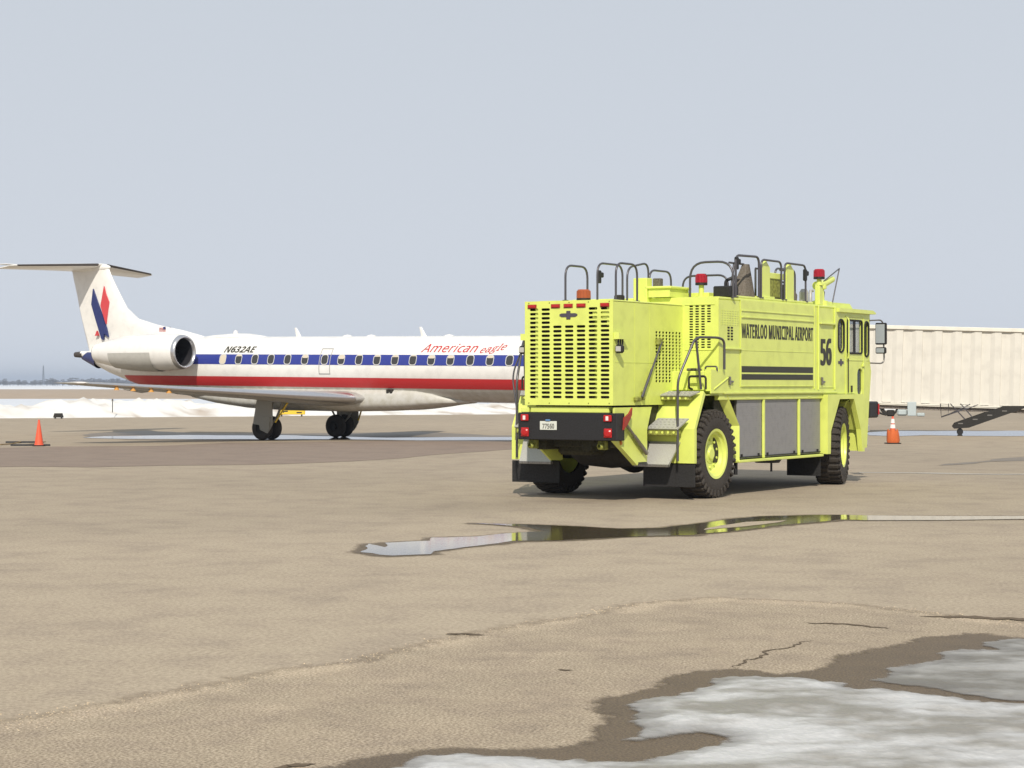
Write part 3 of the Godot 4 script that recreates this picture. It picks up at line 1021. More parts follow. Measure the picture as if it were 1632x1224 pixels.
	for v in [-0.75, -2.85]:
		tb(st, 5.75, 6.2, v - 0.25, v + 0.25, 1.74, 2.2, 0.05)
		tb(st, 5.65, 5.78, v - 0.23, v + 0.23, 2.2, 2.75, 0.05)
	tb(st, 6.55, 6.9, W + 0.3, -0.3, 1.74, 2.40, 0.05)
	tb(st, 5.335, 6.91, W + 0.07, -0.07, 3.30, 3.34, 0.0)
	tb(st, 5.305, 5.33, W + 0.07, -0.07, 1.75, 3.34, 0.0)
	tb(st, 6.86, 6.92, W + 0.07, -0.07, 1.75, 2.41, 0.0)
	for v in [[W + 0.07, W + 0.10], [-1.87, -1.75], [-0.10, -0.07]]: tb(st, 6.895, 6.915, v[0], v[1], 2.42, 3.30, 0.0)
	obj("cab_seats", st, M.seat, k)
	# bumper unit at the front
	st = mb()
	tb(st, 6.98, 7.46, W + 0.1, 0.0, 1.27, 1.60, 0.03)
	var fb := obj("front_bumper", st, M.bumper, k)
	st = mb()
	tb(st, 7.40, 7.45, 0.001, 0.02, 1.33, 1.55, 0.006)
	obj("side_marker", st, M.red, fb)
	st = mb()
	tb(st, 6.86, 7.05, -0.6, -0.02, 0.98, 1.14, 0.03)
	tb(st, 6.90, 6.99, -0.28, -0.03, 0.70, 0.96, 0.03)
	obj("front_step", st, M.tread, k)
	# mirrors on arms
	for s in 2:
		var m := 1.0 if s == 0 else -1.0
		var e := 0.0 if s == 0 else W
		st = mb()
		tube(st, rounded(PackedVector3Array([T(6.95, e, 3.22), T(7.28, e + 0.16 * m, 3.24), T(7.30, e + 0.18 * m, 2.36), T(7.0, e, 2.37)]), 0.12), 0.016, 6)
		var ms := obj("mirror_arm", st, M.steel, k)
		st = mb()
		tb(st, 7.20, 7.26, e + 0.02 * m, e + 0.26 * m, 2.74, 3.18, 0.02)
		tb(st, 7.19, 7.26, e + 0.03 * m, e + 0.25 * m, 2.56, 2.69, 0.02)
		obj("mirror_housing", st, M.black, ms)
		st = mb()
		for z in [[2.77, 3.15, 0.09], [2.58, 2.67, 0.08]]:
			var tr := Transform3D(Basis(Vector3.UP, 0.16 * m), T(7.175, e + 0.14 * m, (z[0] + z[1]) / 2))
			box(st, Vector3(-z[2], -(z[1] - z[0]) / 2, -0.003), Vector3(z[2], (z[1] - z[0]) / 2, 0.003), 0.0, tr)
		obj("mirror_glass", st, M.mirror, ms)

func rear_end(k: Node3D, W: float):
	var ur := -2.25
	var st := mb()
	tb(st, ur, ur + 0.26, -2.50, -0.60, 1.025, 1.475, 0.012)
	var bp := obj("rear_bumper", st, M.bumper, k)
	st = mb()
	tb(st, -2.17, -1.95, -2.30, -0.80, 1.477, 1.575, 0.008)
	tb(st, -2.20, -2.10, -2.47, -2.32, 1.477, 1.56, 0.008)
	obj("rear_sill", st, M.lime, k)
	for v in [-2.43, -0.68]:
		var a: float = v if v < -1.5 else v - 0.16
		st = mb()
		tb(st, ur - 0.035, ur - 0.001, a, a + 0.15, 1.335, 1.445, 0.012)
		var l := obj("tail_lamp", st, M.red, bp)
		st = mb()
		tb(st, ur - 0.040, ur - 0.0355, a + 0.05, a + 0.10, 1.355, 1.425, 0.002)
		obj("reverse_lens", st, M.white_lens, l)
		st = mb()
		lathe(st, T(ur - 0.001, a + 0.075, 1.15), Vector3(0, 0, 1), [[0.0, 0.075], [0.025, 0.072], [0.04, 0.05], [0.042, 0.0]], 20)
		tb(st, ur - 0.02, ur - 0.001, a, a + 0.15, 1.075, 1.225, 0.008)
		obj("brake_lamp", st, M.red, bp)
	st = mb()
	tb(st, ur - 0.014, ur - 0.002, -2.06, -1.735, 1.19, 1.335, 0.003)
	var pl := obj("licence_plate", st, M.plate, bp)
	st = mb()
	letters(st, "77560", "Droid Sans", 700, func(p: Vector2) -> Vector3: return T(ur - 0.017, -2.01 + 0.23 * p.x, 1.21 + 0.085 * p.y), Vector3(0, 0, 1))
	obj("plate_number", st, M.plate_ink, pl)
	st = mb()
	tb(st, ur - 0.03, ur - 0.002, -1.945, -1.86, 1.337, 1.365, 0.004)
	obj("plate_lamp", st, M.plate_blue, pl)
	# red reflector bracket at the right end of the bumper
	st = mb()
	prism(st, PackedVector2Array([Vector2(-2.07, 1.20), Vector2(-1.93, 1.30), Vector2(-1.80, 1.44), Vector2(-1.78, 1.56), Vector2(-1.88, 1.47), Vector2(-2.04, 1.40)]), side, -0.60, -0.57)
	obj("reflector", st, M.red_dull, k)
	st = mb()
	lathe(st, T(-2.0, -0.68, 0.99), Vector3(0, 0, 1), [[0.0, 0.045], [0.03, 0.04], [0.035, 0.0]], 12)
	obj("amber_reflector", st, M.orange_lens, k)
	# steps and rails, both sides
	for s in 2:
		var m := 1.0 if s == 0 else -1.0
		var e := 0.0 if s == 0 else W
		var V := func(v: float) -> float: return e + v * m
		step_plate(k, -0.42, V.call(-0.62), V.call(-0.03), m, 1.755, 1.83, 0.20, 0.08)
		step_plate(k, -0.70, V.call(-0.68), V.call(-0.10), m, 1.20, 1.375, 0.22, 0.11)
		# lowest step: a sloping chequered apron
		st = mb()
		var lo: Array = [T(-0.97, V.call(-0.98), 0.605), T(-0.97, V.call(-0.34), 0.605), T(-0.93, V.call(-0.34), 0.585), T(-0.93, V.call(-0.98), 0.585)]
		var hi: Array = [T(-0.70, V.call(-0.84), 0.98), T(-0.70, V.call(-0.26), 0.98), T(-0.685, V.call(-0.26), 0.965), T(-0.685, V.call(-0.84), 0.965)]
		var rings: Array[PackedVector3Array] = [PackedVector3Array(lo), PackedVector3Array(hi)]
		loft(st, rings, true, false)
		var low := obj("lowest_step", st, M.tread, k)
		st = mb()
		box(st, T(-0.985, V.call(-0.99), 0.605), T(-0.90, V.call(-0.34), 0.56), 0.004)
		for i in 5: lathe(st, T(-0.986, V.call(-0.92 + 0.13 * i), 0.583), Vector3(0, 0, 1), [[0.0, 0.014], [0.006, 0.010], [0.007, 0.0]], 8)
		obj("step_lip", st, M.steel, low)
		# rail from the lowest step to the locker top
		st = mb()
		tube(st, rounded(PackedVector3Array([T(-0.86, V.call(-0.22), 0.66), T(-0.86, V.call(-0.22), 2.02), T(-0.45, V.call(-0.10), 2.74), T(0.10, V.call(0.06), 2.74), T(0.32, V.call(0.06), 2.70), T(0.32, V.call(0.06), 2.20)]), 0.14, 6), 0.022)
		tube(st, PackedVector3Array([T(-0.43, V.call(-0.10), 2.72), T(-0.32, V.call(-0.06), 1.86)]), 0.022)
		obj("hand_rail", st, M.tube, k)
		# locker on top of the rear fender
		st = mb()
		tb(st, -0.16, 0.21, V.call(-0.72), V.call(-0.10), 1.84, 2.17, 0.012)
		prism(st, PackedVector2Array([Vector2(-0.10, 1.83), Vector2(0.55, 1.83), Vector2(0.55, 2.16), Vector2(-0.10, 2.20)]), side, V.call(-0.098), V.call(0.02))
		var lk := obj("fender_locker", st, M.lime, k)
		st = mb()
		tube(st, PackedVector3Array([T(0.0, V.call(0.026), 1.86), T(0.54, V.call(0.026), 2.06)]), 0.012, 6)
		tb(st, -0.12, 0.55, V.call(0.002), V.call(0.03), 1.785, 1.828, 0.006)
		obj("locker_trim", st, M.lime, lk)
		st = mb()
		tube(st, rounded(PackedVector3Array([T(-0.18, V.call(-0.30), 1.86), T(-0.30, V.call(-0.30), 1.88), T(-0.30, V.call(-0.30), 2.08), T(-0.30, V.call(0.02), 2.08), T(-0.30, V.call(0.02), 1.86)]), 0.05), 0.020, 6)
		obj("step_loop", st, M.dark, k)
		st = mb()
		tube(st, rounded(PackedVector3Array([T(0.12, V.call(-0.20), 2.17), T(0.12, V.call(-0.20), 2.25), T(0.12, V.call(0.02), 2.25), T(0.12, V.call(0.02), 2.17)]), 0.05), 0.016, 6)
		obj("locker_handle", st, M.tube, k)
		st = mb()
		box(st, T(-0.02, V.call(-0.50), 2.172), T(0.16, V.call(-0.28), 2.22), 0.015)
		obj("grey_cap", st, M.grey_box, k)
	# hose guard wire on the left rear corner
	st = mb()
	tube(st, rounded(PackedVector3Array([T(-2.1, -2.55, 2.45), T(-2.15, -2.68, 2.1), T(-2.2, -2.58, 1.7), T(-2.2, -2.52, 1.3)]), 0.2), 0.014, 6)
	obj("cable", st, M.tube, k)

func roof_gear(k: Node3D):
	var y := 3.325
	hoop(k, T(-2.17, -1.62, y), T(-1.45, -1.62, y), 0.59)
	hoop(k, T(-1.15, -1.60, y), T(-0.28, -1.60, y), 0.68)
	hoop(k, T(-2.02, -0.75, y), T(-1.30, -0.75, y), 0.61)
	hoop(k, T(-0.15, -1.58, y), T(0.62, -1.58, 3.45), 0.65)
	hoop(k, T(0.60, -1.55, 3.45), T(1.42, -1.55, 3.45), 0.52)
	hoop(k, T(0.75, -0.82, 3.45), T(0.75, 0.02, 3.45), 0.63, 0.021, 0.3)
	hoop(k, T(1.30, -1.25, 3.45), T(1.30, -0.35, 3.45), 0.43, 0.019, 0.28)
	hoop(k, T(0.99, -0.05, 3.47), T(1.93, -0.05, 3.49), 0.73, 0.022, 0.14)
	hoop(k, T(2.02, -0.05, 3.49), T(2.88, -0.05, 3.49), 0.69, 0.020, 0.14)
	hoop(k, T(3.02, -0.05, 3.49), T(3.96, -0.05, 3.49), 0.68, 0.020, 0.14)
	hoop(k, T(3.80, -0.60, 3.49), T(4.70, -0.60, 3.49), 0.64, 0.020, 0.14)
	# clamps on the rails
	for c in [[-1.10, -1.60, 3.66], [1.02, -0.05, 3.95], [3.93, -0.05, 3.88]]:
		var st := mb()
		tb(st, c[0] - 0.04, c[0] + 0.05, c[1] - 0.03, c[1] + 0.03, c[2], c[2] + 0.22, 0.015)
		tb(st, c[0] + 0.05, c[0] + 0.14, c[1] - 0.025, c[1] + 0.025, c[2] + 0.10, c[2] + 0.19, 0.015)
		obj("rail_clamp", st, M.black, k)
	# beacons
	beacon(k, T(-2.02, -1.36, y), 0.115, 0.185, M.amber, 0.0)
	beacon(k, T(-1.60, -0.92, y), 0.085, 0.10, M.dark, 0.0)
	beacon(k, T(0.95, -0.70, 3.69), 0.105, 0.20, M.red_lens, 0.23)
	beacon(k, T(4.70, -0.10, 3.95), 0.105, 0.19, M.red_lens, 0.12)
	var st := mb()
	tb(st, 4.61, 4.79, -0.155, -0.055, 3.45, 3.83, 0.015)
	obj("beacon_post", st, M.lime, k)
	# hatches behind the tank
	st = mb()
	tb(st, 0.10, 0.30, -1.60, -1.33, y, 3.80, 0.01)
	obj("vent_stack", st, M.lime, k)
	st = mb()
	tb(st, 0.31, 0.43, -1.328, -1.18, 3.46, 3.80, 0.012)
	obj("grey_unit", st, M.grey_box, k)
	st = mb()
	tb(st, 0.14, 0.85, -1.32, -0.90, 3.46, 3.60, 0.0)
	var hb := obj("hatch_box", st, M.lime, k)
	st = mb()
	tb(st, 0.10, 0.90, -1.38, -0.86, 3.602, 3.65, 0.015)
	obj("lid", st, M.lime, hb)
	st = mb()
	tb(st, 0.95, 1.25, -1.15, -0.55, 3.46, 3.56, 0.01)
	tb(st, 0.255, 0.31, -1.02, -0.96, 3.46, 3.5, 0.01)
	obj("deck_box", st, M.lime, k)
	st = mb()
	tb(st, 0.80, 1.15, -0.40, -0.07, 3.46, 3.66, 0.02)
	tube(st, rounded(PackedVector3Array([T(1.0, -0.25, 3.66), T(1.0, -0.25, 3.76), T(1.12, -0.10, 3.84)]), 0.06), 0.03, 8)
	obj("battery_box", st, M.black, k)
	# two posts with a cage between them
	for u in [2.16, 3.20]:
		st = mb()
		prism(st, PackedVector2Array([Vector2(u, 3.49), Vector2(u + 0.32, 3.49), Vector2(u + 0.32, 4.05), Vector2(u + 0.16, 4.17), Vector2(u, 4.08)]), side, -0.15, -0.09)
		obj("turret_post", st, M.lime, k)
	st = mb()
	tb(st, 2.485, 3.195, -0.145, -0.10, 3.862, 3.97, 0.01)
	tb(st, 2.05, 2.6, -0.5, -0.05, 3.492, 3.53, 0.008)
	var tg := obj("turret_guard", st, M.lime, k)
	st = mb()
	tb(st, 2.485, 3.0, -0.14, -0.12, 3.531, 3.86, 0.004)
	obj("guard_panel", st, M.lime_in, tg)
	# folded tarpaulin on a frame, and a covered drum
	st = mb()
	var ring0 := PackedVector3Array()
	var ring1 := PackedVector3Array()
	var ring2 := PackedVector3Array()
	for i in 14:
		var a := TAU * i / 14.0
		var j := 1.0 + 0.14 * sin(i * 2.6) + 0.08 * cos(i * 4.1)
		ring0.append(T(1.80 + 0.30 * cos(a) * j, -0.34 + 0.20 * sin(a) * j, 3.49))
		ring1.append(T(1.88 + 0.17 * cos(a) * j, -0.34 + 0.14 * sin(a) * j, 3.78))
		ring2.append(T(1.98 + 0.06 * cos(a) * j, -0.34 + 0.06 * sin(a) * j, 4.10))
	var rr: Array[PackedVector3Array] = [ring0, ring1, ring2]
	loft(st, rr, true, true)
	obj("tarpaulin", st, M.canvas, k)
	st = mb()
	lathe(st, T(3.66, -0.42, 3.49), Vector3.UP, [[0.0, 0.30], [0.12, 0.31], [0.24, 0.24], [0.31, 0.12], [0.33, 0.0]], 20, true)
	obj("hose_cover", st, M.canvas, k)
	for c in [[[1.36, 4.10], [1.95, 4.10]], [[1.56, 4.10], [1.40, 3.49]], [[1.3, 3.80], [1.85, 3.82]], [[2.44, 3.49], [2.44, 4.04]], [[2.44, 4.05], [3.0, 4.05]], [[2.72, 4.04], [2.72, 3.86]], [[3.45, 3.86], [3.8, 3.84]], [[3.5, 4.07], [3.9, 4.08]]]:
		st = mb()
		tube(st, PackedVector3Array([T(c[0][0], -0.36, c[0][1]), T(c[1][0], -0.36, c[1][1])]), 0.02, 6)
		obj("turret_frame", st, M.tube, k)
	st = mb()
	tb(st, 1.12, 1.40, -0.35, -0.2, 3.49, 3.55, 0.02)
	obj("red_hose_end", st, M.red_dull, k)
	# roof turret on the cab
	st = mb()
	lathe(st, T(5.15, -0.28, 3.45), Vector3.UP, [[0.0, 0.16], [0.10, 0.16], [0.12, 0.09], [0.32, 0.08], [0.34, 0.13], [0.42, 0.13], [0.44, 0.0]], 20)
	tube(st, PackedVector3Array([T(4.98, -0.28, 3.84), T(5.35, -0.28, 3.90), T(5.75, -0.28, 4.00)]), 0.085, 12, 0.06)
	tb(st, 5.0, 5.55, -0.38, -0.18, 3.42, 3.55, 0.02)
	var tu := obj("roof_turret", st, M.lime, k)
	st = mb()
	tube(st, PackedVector3Array([T(5.2, -0.23, 3.93), T(5.98, -0.23, 4.22)]), 0.012, 6)
	tube(st, PackedVector3Array([T(5.98, -0.23, 4.22), T(5.62, -0.23, 3.50)]), 0.014, 6)
	tube(st, PackedVector3Array([T(5.30, -0.28, 3.74), T(5.25, -0.28, 3.50)]), 0.04, 8)
	obj("turret_linkage", st, M.tube, tu)
	st = mb()
	tube(st, PackedVector3Array([T(4.35, -0.12, 3.49), T(4.35, -0.12, 3.72), T(4.45, -0.12, 3.72)]), 0.03, 8)
	lathe(st, T(4.33, -0.25, 3.49), Vector3.UP, [[0.0, 0.09], [0.2, 0.09], [0.26, 0.05], [0.26, 0.0]], 14)
	obj("valve", st, M.tread, k)

# ------------------------------------------------------------------ the airliner
# measures: a forward from the main gear, b to starboard, y up
func C(a: float, b: float, y: float) -> Vector3:
	return Vector3(b, y, -a)

var fus := [[16.1, 2.06, 0.04], [15.9, 2.09, 0.24], [15.5, 2.13, 0.46], [14.9, 2.18, 0.70], [14.1, 2.26, 0.92], [13.2, 2.34, 1.06], [12.2, 2.40, 1.12], [10.0, 2.425, 1.12], [6.0, 2.467, 1.12], [2.0, 2.509, 1.12], [-2.0, 2.551, 1.12], [-4.5, 2.58, 1.115], [-6.0, 2.62, 1.06], [-7.0, 2.67, 0.96], [-8.0, 2.76, 0.81], [-8.8, 2.85, 0.67], [-9.4, 2.92, 0.56], [-10.0, 2.99, 0.40], [-10.5, 3.05, 0.22], [-10.7, 3.07, 0.155], [-11.05, 3.11, 0.12]]

func fus_at(a: float) -> Vector2:
	for i in fus.size() - 1:
		if a <= fus[i][0] and a >= fus[i + 1][0]:
			var s: float = (a - fus[i + 1][0]) / (fus[i][0] - fus[i + 1][0])
			return Vector2(lerpf(fus[i + 1][1], fus[i][1], s), lerpf(fus[i + 1][2], fus[i][2], s))
	return Vector2(3.1, 0.1)

func base_line(a: float) -> float: # height of the fuselage axis where the skin is straight
	return 2.53 - 0.0105 * a

# the point of the skin at station a and height y, lifted by "off"
func skin(a: float, y: float, off: float, sgn := 1.0) -> Vector3:
	var c := fus_at(a)
	var s := clampf((y - c.x) / c.y, -1.0, 1.0)
	var w := asin(s)
	return C(a, sgn * cos(w) * (c.y + off), c.x + sin(w) * (c.y + off))

func band(st: SurfaceTool, a0: float, a1: float, r0: float, r1: float, off: float, na: int, nr: int, sgn: float):
	var t := PackedVector3Array()
	for i in na:
		for j in nr:
			var c: Array[Vector3] = []
			for p in [[0, 0], [1, 0], [1, 1], [0, 1]]:
				var a := lerpf(a0, a1, float(i + p[0]) / na)
				c.append(skin(a, base_line(a) + lerpf(r0, r1, float(j + p[1]) / nr), off, sgn))
			q4(t, c[0], c[1], c[2], c[3])
	sheet(st, t, Vector3(sgn, 0, 0), true)

# a rounded patch (window pane, window frame) on the skin
func oval(st: SurfaceTool, a: float, y: float, ha: float, hy: float, r: float, off: float, sgn: float, inner := 0.0):
	var t := PackedVector3Array()
	var o := PackedVector2Array()
	var cs := [Vector2(ha - r, hy - r), Vector2(-ha + r, hy - r), Vector2(-ha + r, -hy + r), Vector2(ha - r, -hy + r)]
	for i in 4:
		for j in 5:
			var w := PI / 2 * (i + j / 4.0)
			o.append(cs[i] + Vector2(cos(w), sin(w)) * r)
	var n := o.size()
	for i in n:
		var p := o[i]
		var q := o[(i + 1) % n]
		if inner > 0.0:
			var sa := (ha - inner) / ha
			var sy := (hy - inner) / hy
			q4(t, skin(a + p.x, y + p.y, off, sgn), skin(a + q.x, y + q.y, off, sgn), skin(a + q.x * sa, y + q.y * sy, off, sgn), skin(a + p.x * sa, y + p.y * sy, off, sgn))
		else:
			t.append_array(PackedVector3Array([skin(a, y, off, sgn), skin(a + p.x, y + p.y, off, sgn), skin(a + q.x, y + q.y, off, sgn)]))
	sheet(st, t, Vector3(sgn, 0, 0), true)

func foil(le: float, te: float, thick: float, place: Callable, n := 11, cut := 1.0) -> PackedVector3Array:
	# closed ring: upper side from trailing to leading edge, then lower side back
	var ring := PackedVector3Array()
	var c := le - te
	var xs: Array[float] = []
	for i in n:
		xs.append((1.0 - cos(PI * float(i) / (n - 1))) / 2.0 * cut)
	for i in range(n - 1, -1, -1):
		var x := xs[i]
		var h := 5.0 * thick * (0.2969 * sqrt(x) - 0.126 * x - 0.3516 * x * x + 0.2843 * x * x * x - 0.1036 * x * x * x * x)
		ring.append(place.call(le - x * c, h))
	for i in range(1, n):
		var x := xs[i]
		var h := 5.0 * thick * (0.2969 * sqrt(x) - 0.126 * x - 0.3516 * x * x + 0.2843 * x * x * x - 0.1036 * x * x * x * x)
		ring.append(place.call(le - x * c, -h - (0.002 if i == n - 1 else 0.0)))
	return ring

func wing_side(k: Node3D, sg: float):
	var secs := [[0.6, 3.75, -1.35, 0.56, 1.44], [1.3, 3.30, -1.25, 0.52, 1.46], [3.4, 2.22, -1.20, 0.36, 1.58], [6.6, 0.68, -1.72, 0.22, 1.77], [9.75, -0.85, -2.16, 0.115, 1.97], [10.0, -1.15, -2.19, 0.03, 1.99]]
	var st := mb()
	var rings: Array[PackedVector3Array] = []
	for s in secs:
		rings.append(foil(s[1], s[2], s[3], func(a: float, h: float) -> Vector3: return C(a, s[0] * sg, s[4] + h)))
	loft(st, rings, true, true)
	var w := obj("wing", st, M.wing, k)
	st = mb()
	rings = []
	for s in secs.slice(1, 5):
		rings.append(foil(s[1] + 0.012, s[2], s[3] * 1.05, func(a: float, h: float) -> Vector3: return C(a, s[0] * sg, s[4] + h), 7, 0.075))
	loft(st, rings, true, true)
	obj("leading_edge", st, M.polished, w)
	for b in [4.6, 6.9]:
		st = mb()
		var a0: float = -1.0 - (b - 3.4) * 0.14
		tube(st, PackedVector3Array([C(a0 + 1.0, b * sg, 1.62 + (b - 3.4) * 0.06), C(a0 + 0.2, b * sg, 1.50 + (b - 3.4) * 0.06), C(a0 - 0.6, b * sg, 1.58 + (b - 3.4) * 0.06)]), 0.09, 10, 0.04)
		obj("flap_fairing", st, M.wing, w)
	for b in [7.25, 7.8, 8.35, 8.85]:
		st = mb()
		var le: float = 2.22 - (b - 3.4) * 0.4815
		lathe(st, C(le - 0.12, b * sg, 1.44 + (b - 3.4) * 0.063), Vector3(0, 1, 0), [[-0.03, 0.10], [0.03, 0.06], [0.09, 0.03], [0.09, 0.0]], 10)
		obj("warning_cone", st, M.tan_lens, w)
	st = mb()
	for i in 9:
		var b := 3.6 + 0.6 * i
		tb_c(st, -1.22 - (b - 3.4) * 0.155 + 0.55, 0.012, b * sg, 0.5, 1.62 + (b - 3.4) * 0.062)
	st = mb()
	lathe(st, C(-0.95, 9.95 * sg, 1.99), Vector3(0, 0, -1), [[-0.9, 0.01], [-0.3, 0.035], [0.1, 0.03], [0.2, 0.0]], 10, true)
	obj("tip_light", st, M.white_lens, w)
	# tailplane half
	st = mb()
	rings = []
	for s in [[0.0, -9.85, -11.6, 0.17, 6.42], [1.0, -10.1, -11.62, 0.16, 6.41], [3.55, -10.78, -11.72, 0.11, 6.36], [3.80, -10.95, -11.75, 0.03, 6.355]]:
		rings.append(foil(s[1], s[2], s[3], func(a: float, h: float) -> Vector3: return C(a, s[0] * sg, s[4] + h + (a + 10.9) * 0.12)))
	loft(st, rings, true, true)
	var h := obj("tailplane", st, M.white, k)
	st = mb()
	rings = []
	for s in [[0.25, -9.90, -11.6, 0.173, 6.42], [3.55, -10.77, -11.72, 0.115, 6.36]]:
		rings.append(foil(s[1] + 0.01, s[2], s[3], func(a: float, hh: float) -> Vector3: return C(a, s[0] * sg, s[4] + hh + (a + 10.9) * 0.12), 7, 0.04))
	loft(st, rings, true, true)
	obj("de_icing_boot", st, M.soot, h)
	st = mb()
	box(st, C(-11.05, 3.35 * sg, 6.40), C(-11.60, 3.83 * sg, 6.43), 0.012)
	obj("elevator_horn", st, M.white, h)

func tb_c(st: SurfaceTool, a: float, ha: float, b: float, hb: float, y: float):
	box(st, C(a - ha, b - hb, y - 0.01), C(a + ha, b + hb, y + 0.01), 0.0)

func engine(k: Node3D, sg: float):
	var c := C(0, 2.02 * sg, 3.10)
	var ax := Vector3(0, 0, -1)
	var st := mb()
	lathe(st, c, ax, [[-8.15, 0.36], [-7.7, 0.44], [-7.2, 0.535], [-6.5, 0.62], [-5.6, 0.67], [-4.7, 0.67], [-4.2, 0.645], [-3.98, 0.62]], 48, true)
	var n := obj("engine", st, M.white, k)
	st = mb()
	lathe(st, c, ax, [[-3.985, 0.622], [-3.90, 0.605], [-3.84, 0.575], [-3.83, 0.545], [-3.86, 0.515], [-3.95, 0.49]], 48, true)
	obj("intake_lip", st, M.polished, n)
	st = mb()
	lathe(st, c, ax, [[-3.95, 0.49], [-4.3, 0.485], [-4.75, 0.49]], 40, true)
	obj("intake", st, M.fan, n)
	st = mb()
	lathe(st, c, ax, [[-4.75, 0.49], [-4.75, 0.15], [-4.55, 0.10], [-4.45, 0.0]], 32)
	for i in 18:
		var w := TAU * i / 18.0
		var tr := Transform3D(Basis(Vector3(0, 0, 1), w), c + ax * -4.66) * Transform3D(Basis(Vector3.UP, 0.7), Vector3.ZERO)
		box(st, Vector3(-0.055, 0.12, -0.006), Vector3(0.055, 0.485, 0.006), 0.0, tr)
	obj("fan", st, M.fan, n)
	st = mb()
	lathe(st, c, ax, [[-8.15, 0.36], [-8.2, 0.33], [-8.0, 0.31], [-7.5, 0.30], [-7.5, 0.0]], 32)
	obj("exhaust", st, M.soot, n)
	# grey lower panel
	st = mb()
	var t := PackedVector3Array()
	var prof := [[-7.15, 0.545], [-6.5, 0.62], [-5.6, 0.67], [-4.95, 0.672]]
	for i in 3:
		for j in 16:
			var f := func(ii: int, jj: int) -> Vector3:
				var w := PI + PI * jj / 16.0
				var r: float = prof[ii][1] + 0.008
				return c + ax * prof[ii][0] + Vector3(cos(w) * r, sin(w) * r - 0.02, 0)
			q4(t, f.call(i, j), f.call(i + 1, j), f.call(i + 1, j + 1), f.call(i, j + 1))
	sheet(st, t, Vector3(0, -1, 0), true)
	obj("cowl_panel", st, M.nacelle_grey, n)
	st = mb()
	var rings: Array[PackedVector3Array] = []
	for s in [[0.6, -4.3, -8.2, 0.32], [1.45, -4.7, -7.9, 0.26]]:
		rings.append(foil(s[1], s[2], s[3], func(a: float, h: float) -> Vector3: return C(a, s[0] * sg, 3.02 + h)))
	loft(st, rings, true, true)
	obj("pylon", st, M.white, k)

func main_gear(k: Node3D, sg: float):
	var g := holder("main_gear", k, C(0, 2.05 * sg, 0))
	var st := mb()
	tube(st, PackedVector3Array([Vector3(0, 0.42, 0.02), Vector3(0, 0.9, 0.03), Vector3(0, 1.45, 0.05)]), 0.09, 12)
	tube(st, PackedVector3Array([Vector3(0, 0.45, -0.05), Vector3(0, 0.75, -0.42), Vector3(0, 1.4, -0.75)]), 0.045, 8)
	tube(st, PackedVector3Array([Vector3(-0.28, 0.42, 0), Vector3(0.28, 0.42, 0)]), 0.06, 10)
	tube(st, PackedVector3Array([Vector3(-0.05, 0.5, 0.1), Vector3(-0.5 * sg, 1.3, 0.15)]), 0.035, 8)
	obj("strut", st, M.gear, g)
	for x in [-0.24, 0.24]:
		st = mb()
		lathe(st, Vector3(x, 0.42, 0), Vector3(1, 0, 0), [[-0.12, 0.20], [-0.12, 0.34], [-0.09, 0.40], [0.0, 0.42], [0.09, 0.40], [0.12, 0.34], [0.12, 0.20]], 36, true)
		var w := obj("wheel", st, M.rubber, g)
		st = mb()
		lathe(st, Vector3(x, 0.42, 0), Vector3(1, 0, 0), [[-0.105, 0.0], [-0.105, 0.08], [-0.07, 0.10], [-0.09, 0.20], [0.09, 0.20], [0.07, 0.10], [0.105, 0.08], [0.105, 0.0]], 24)
		obj("rim", st, M.dark, w)
	# leg door
	st = mb()
	var po := PackedVector2Array([Vector2(-0.12, 1.45), Vector2(0.55, 1.32), Vector2(0.57, 0.56), Vector2(0.44, 0.36), Vector2(0.34, 0.24), Vector2(0.02, 0.36), Vector2(-0.02, 0.53), Vector2(-0.30, 0.56)])
	prism(st, po, func(p: Vector2, d: float) -> Vector3: return Vector3(d, p.y, -p.x), 0.36 * sg, 0.40 * sg)
	prism(st, PackedVector2Array([Vector2(0.10, 0.85), Vector2(0.5, 0.8), Vector2(0.44, 0.36), Vector2(0.2, 0.40)]), func(p: Vector2, d: float) -> Vector3: return Vector3(d, p.y, -p.x), 0.401 * sg, 0.43 * sg)
	obj("leg_door", st, M.gear, g)
	st = mb()
	tube(st, PackedVector3Array([Vector3(0.30 * sg, 0.62, -0.62), Vector3(0.1 * sg, 1.35, -1.05)]), 0.03, 8)
	tube(st, PackedVector3Array([Vector3(0.2 * sg, 1.05, -0.85), Vector3(-0.3 * sg, 1.35, -0.7)]), 0.03, 8)
	obj("brace", st, M.yellow, g)

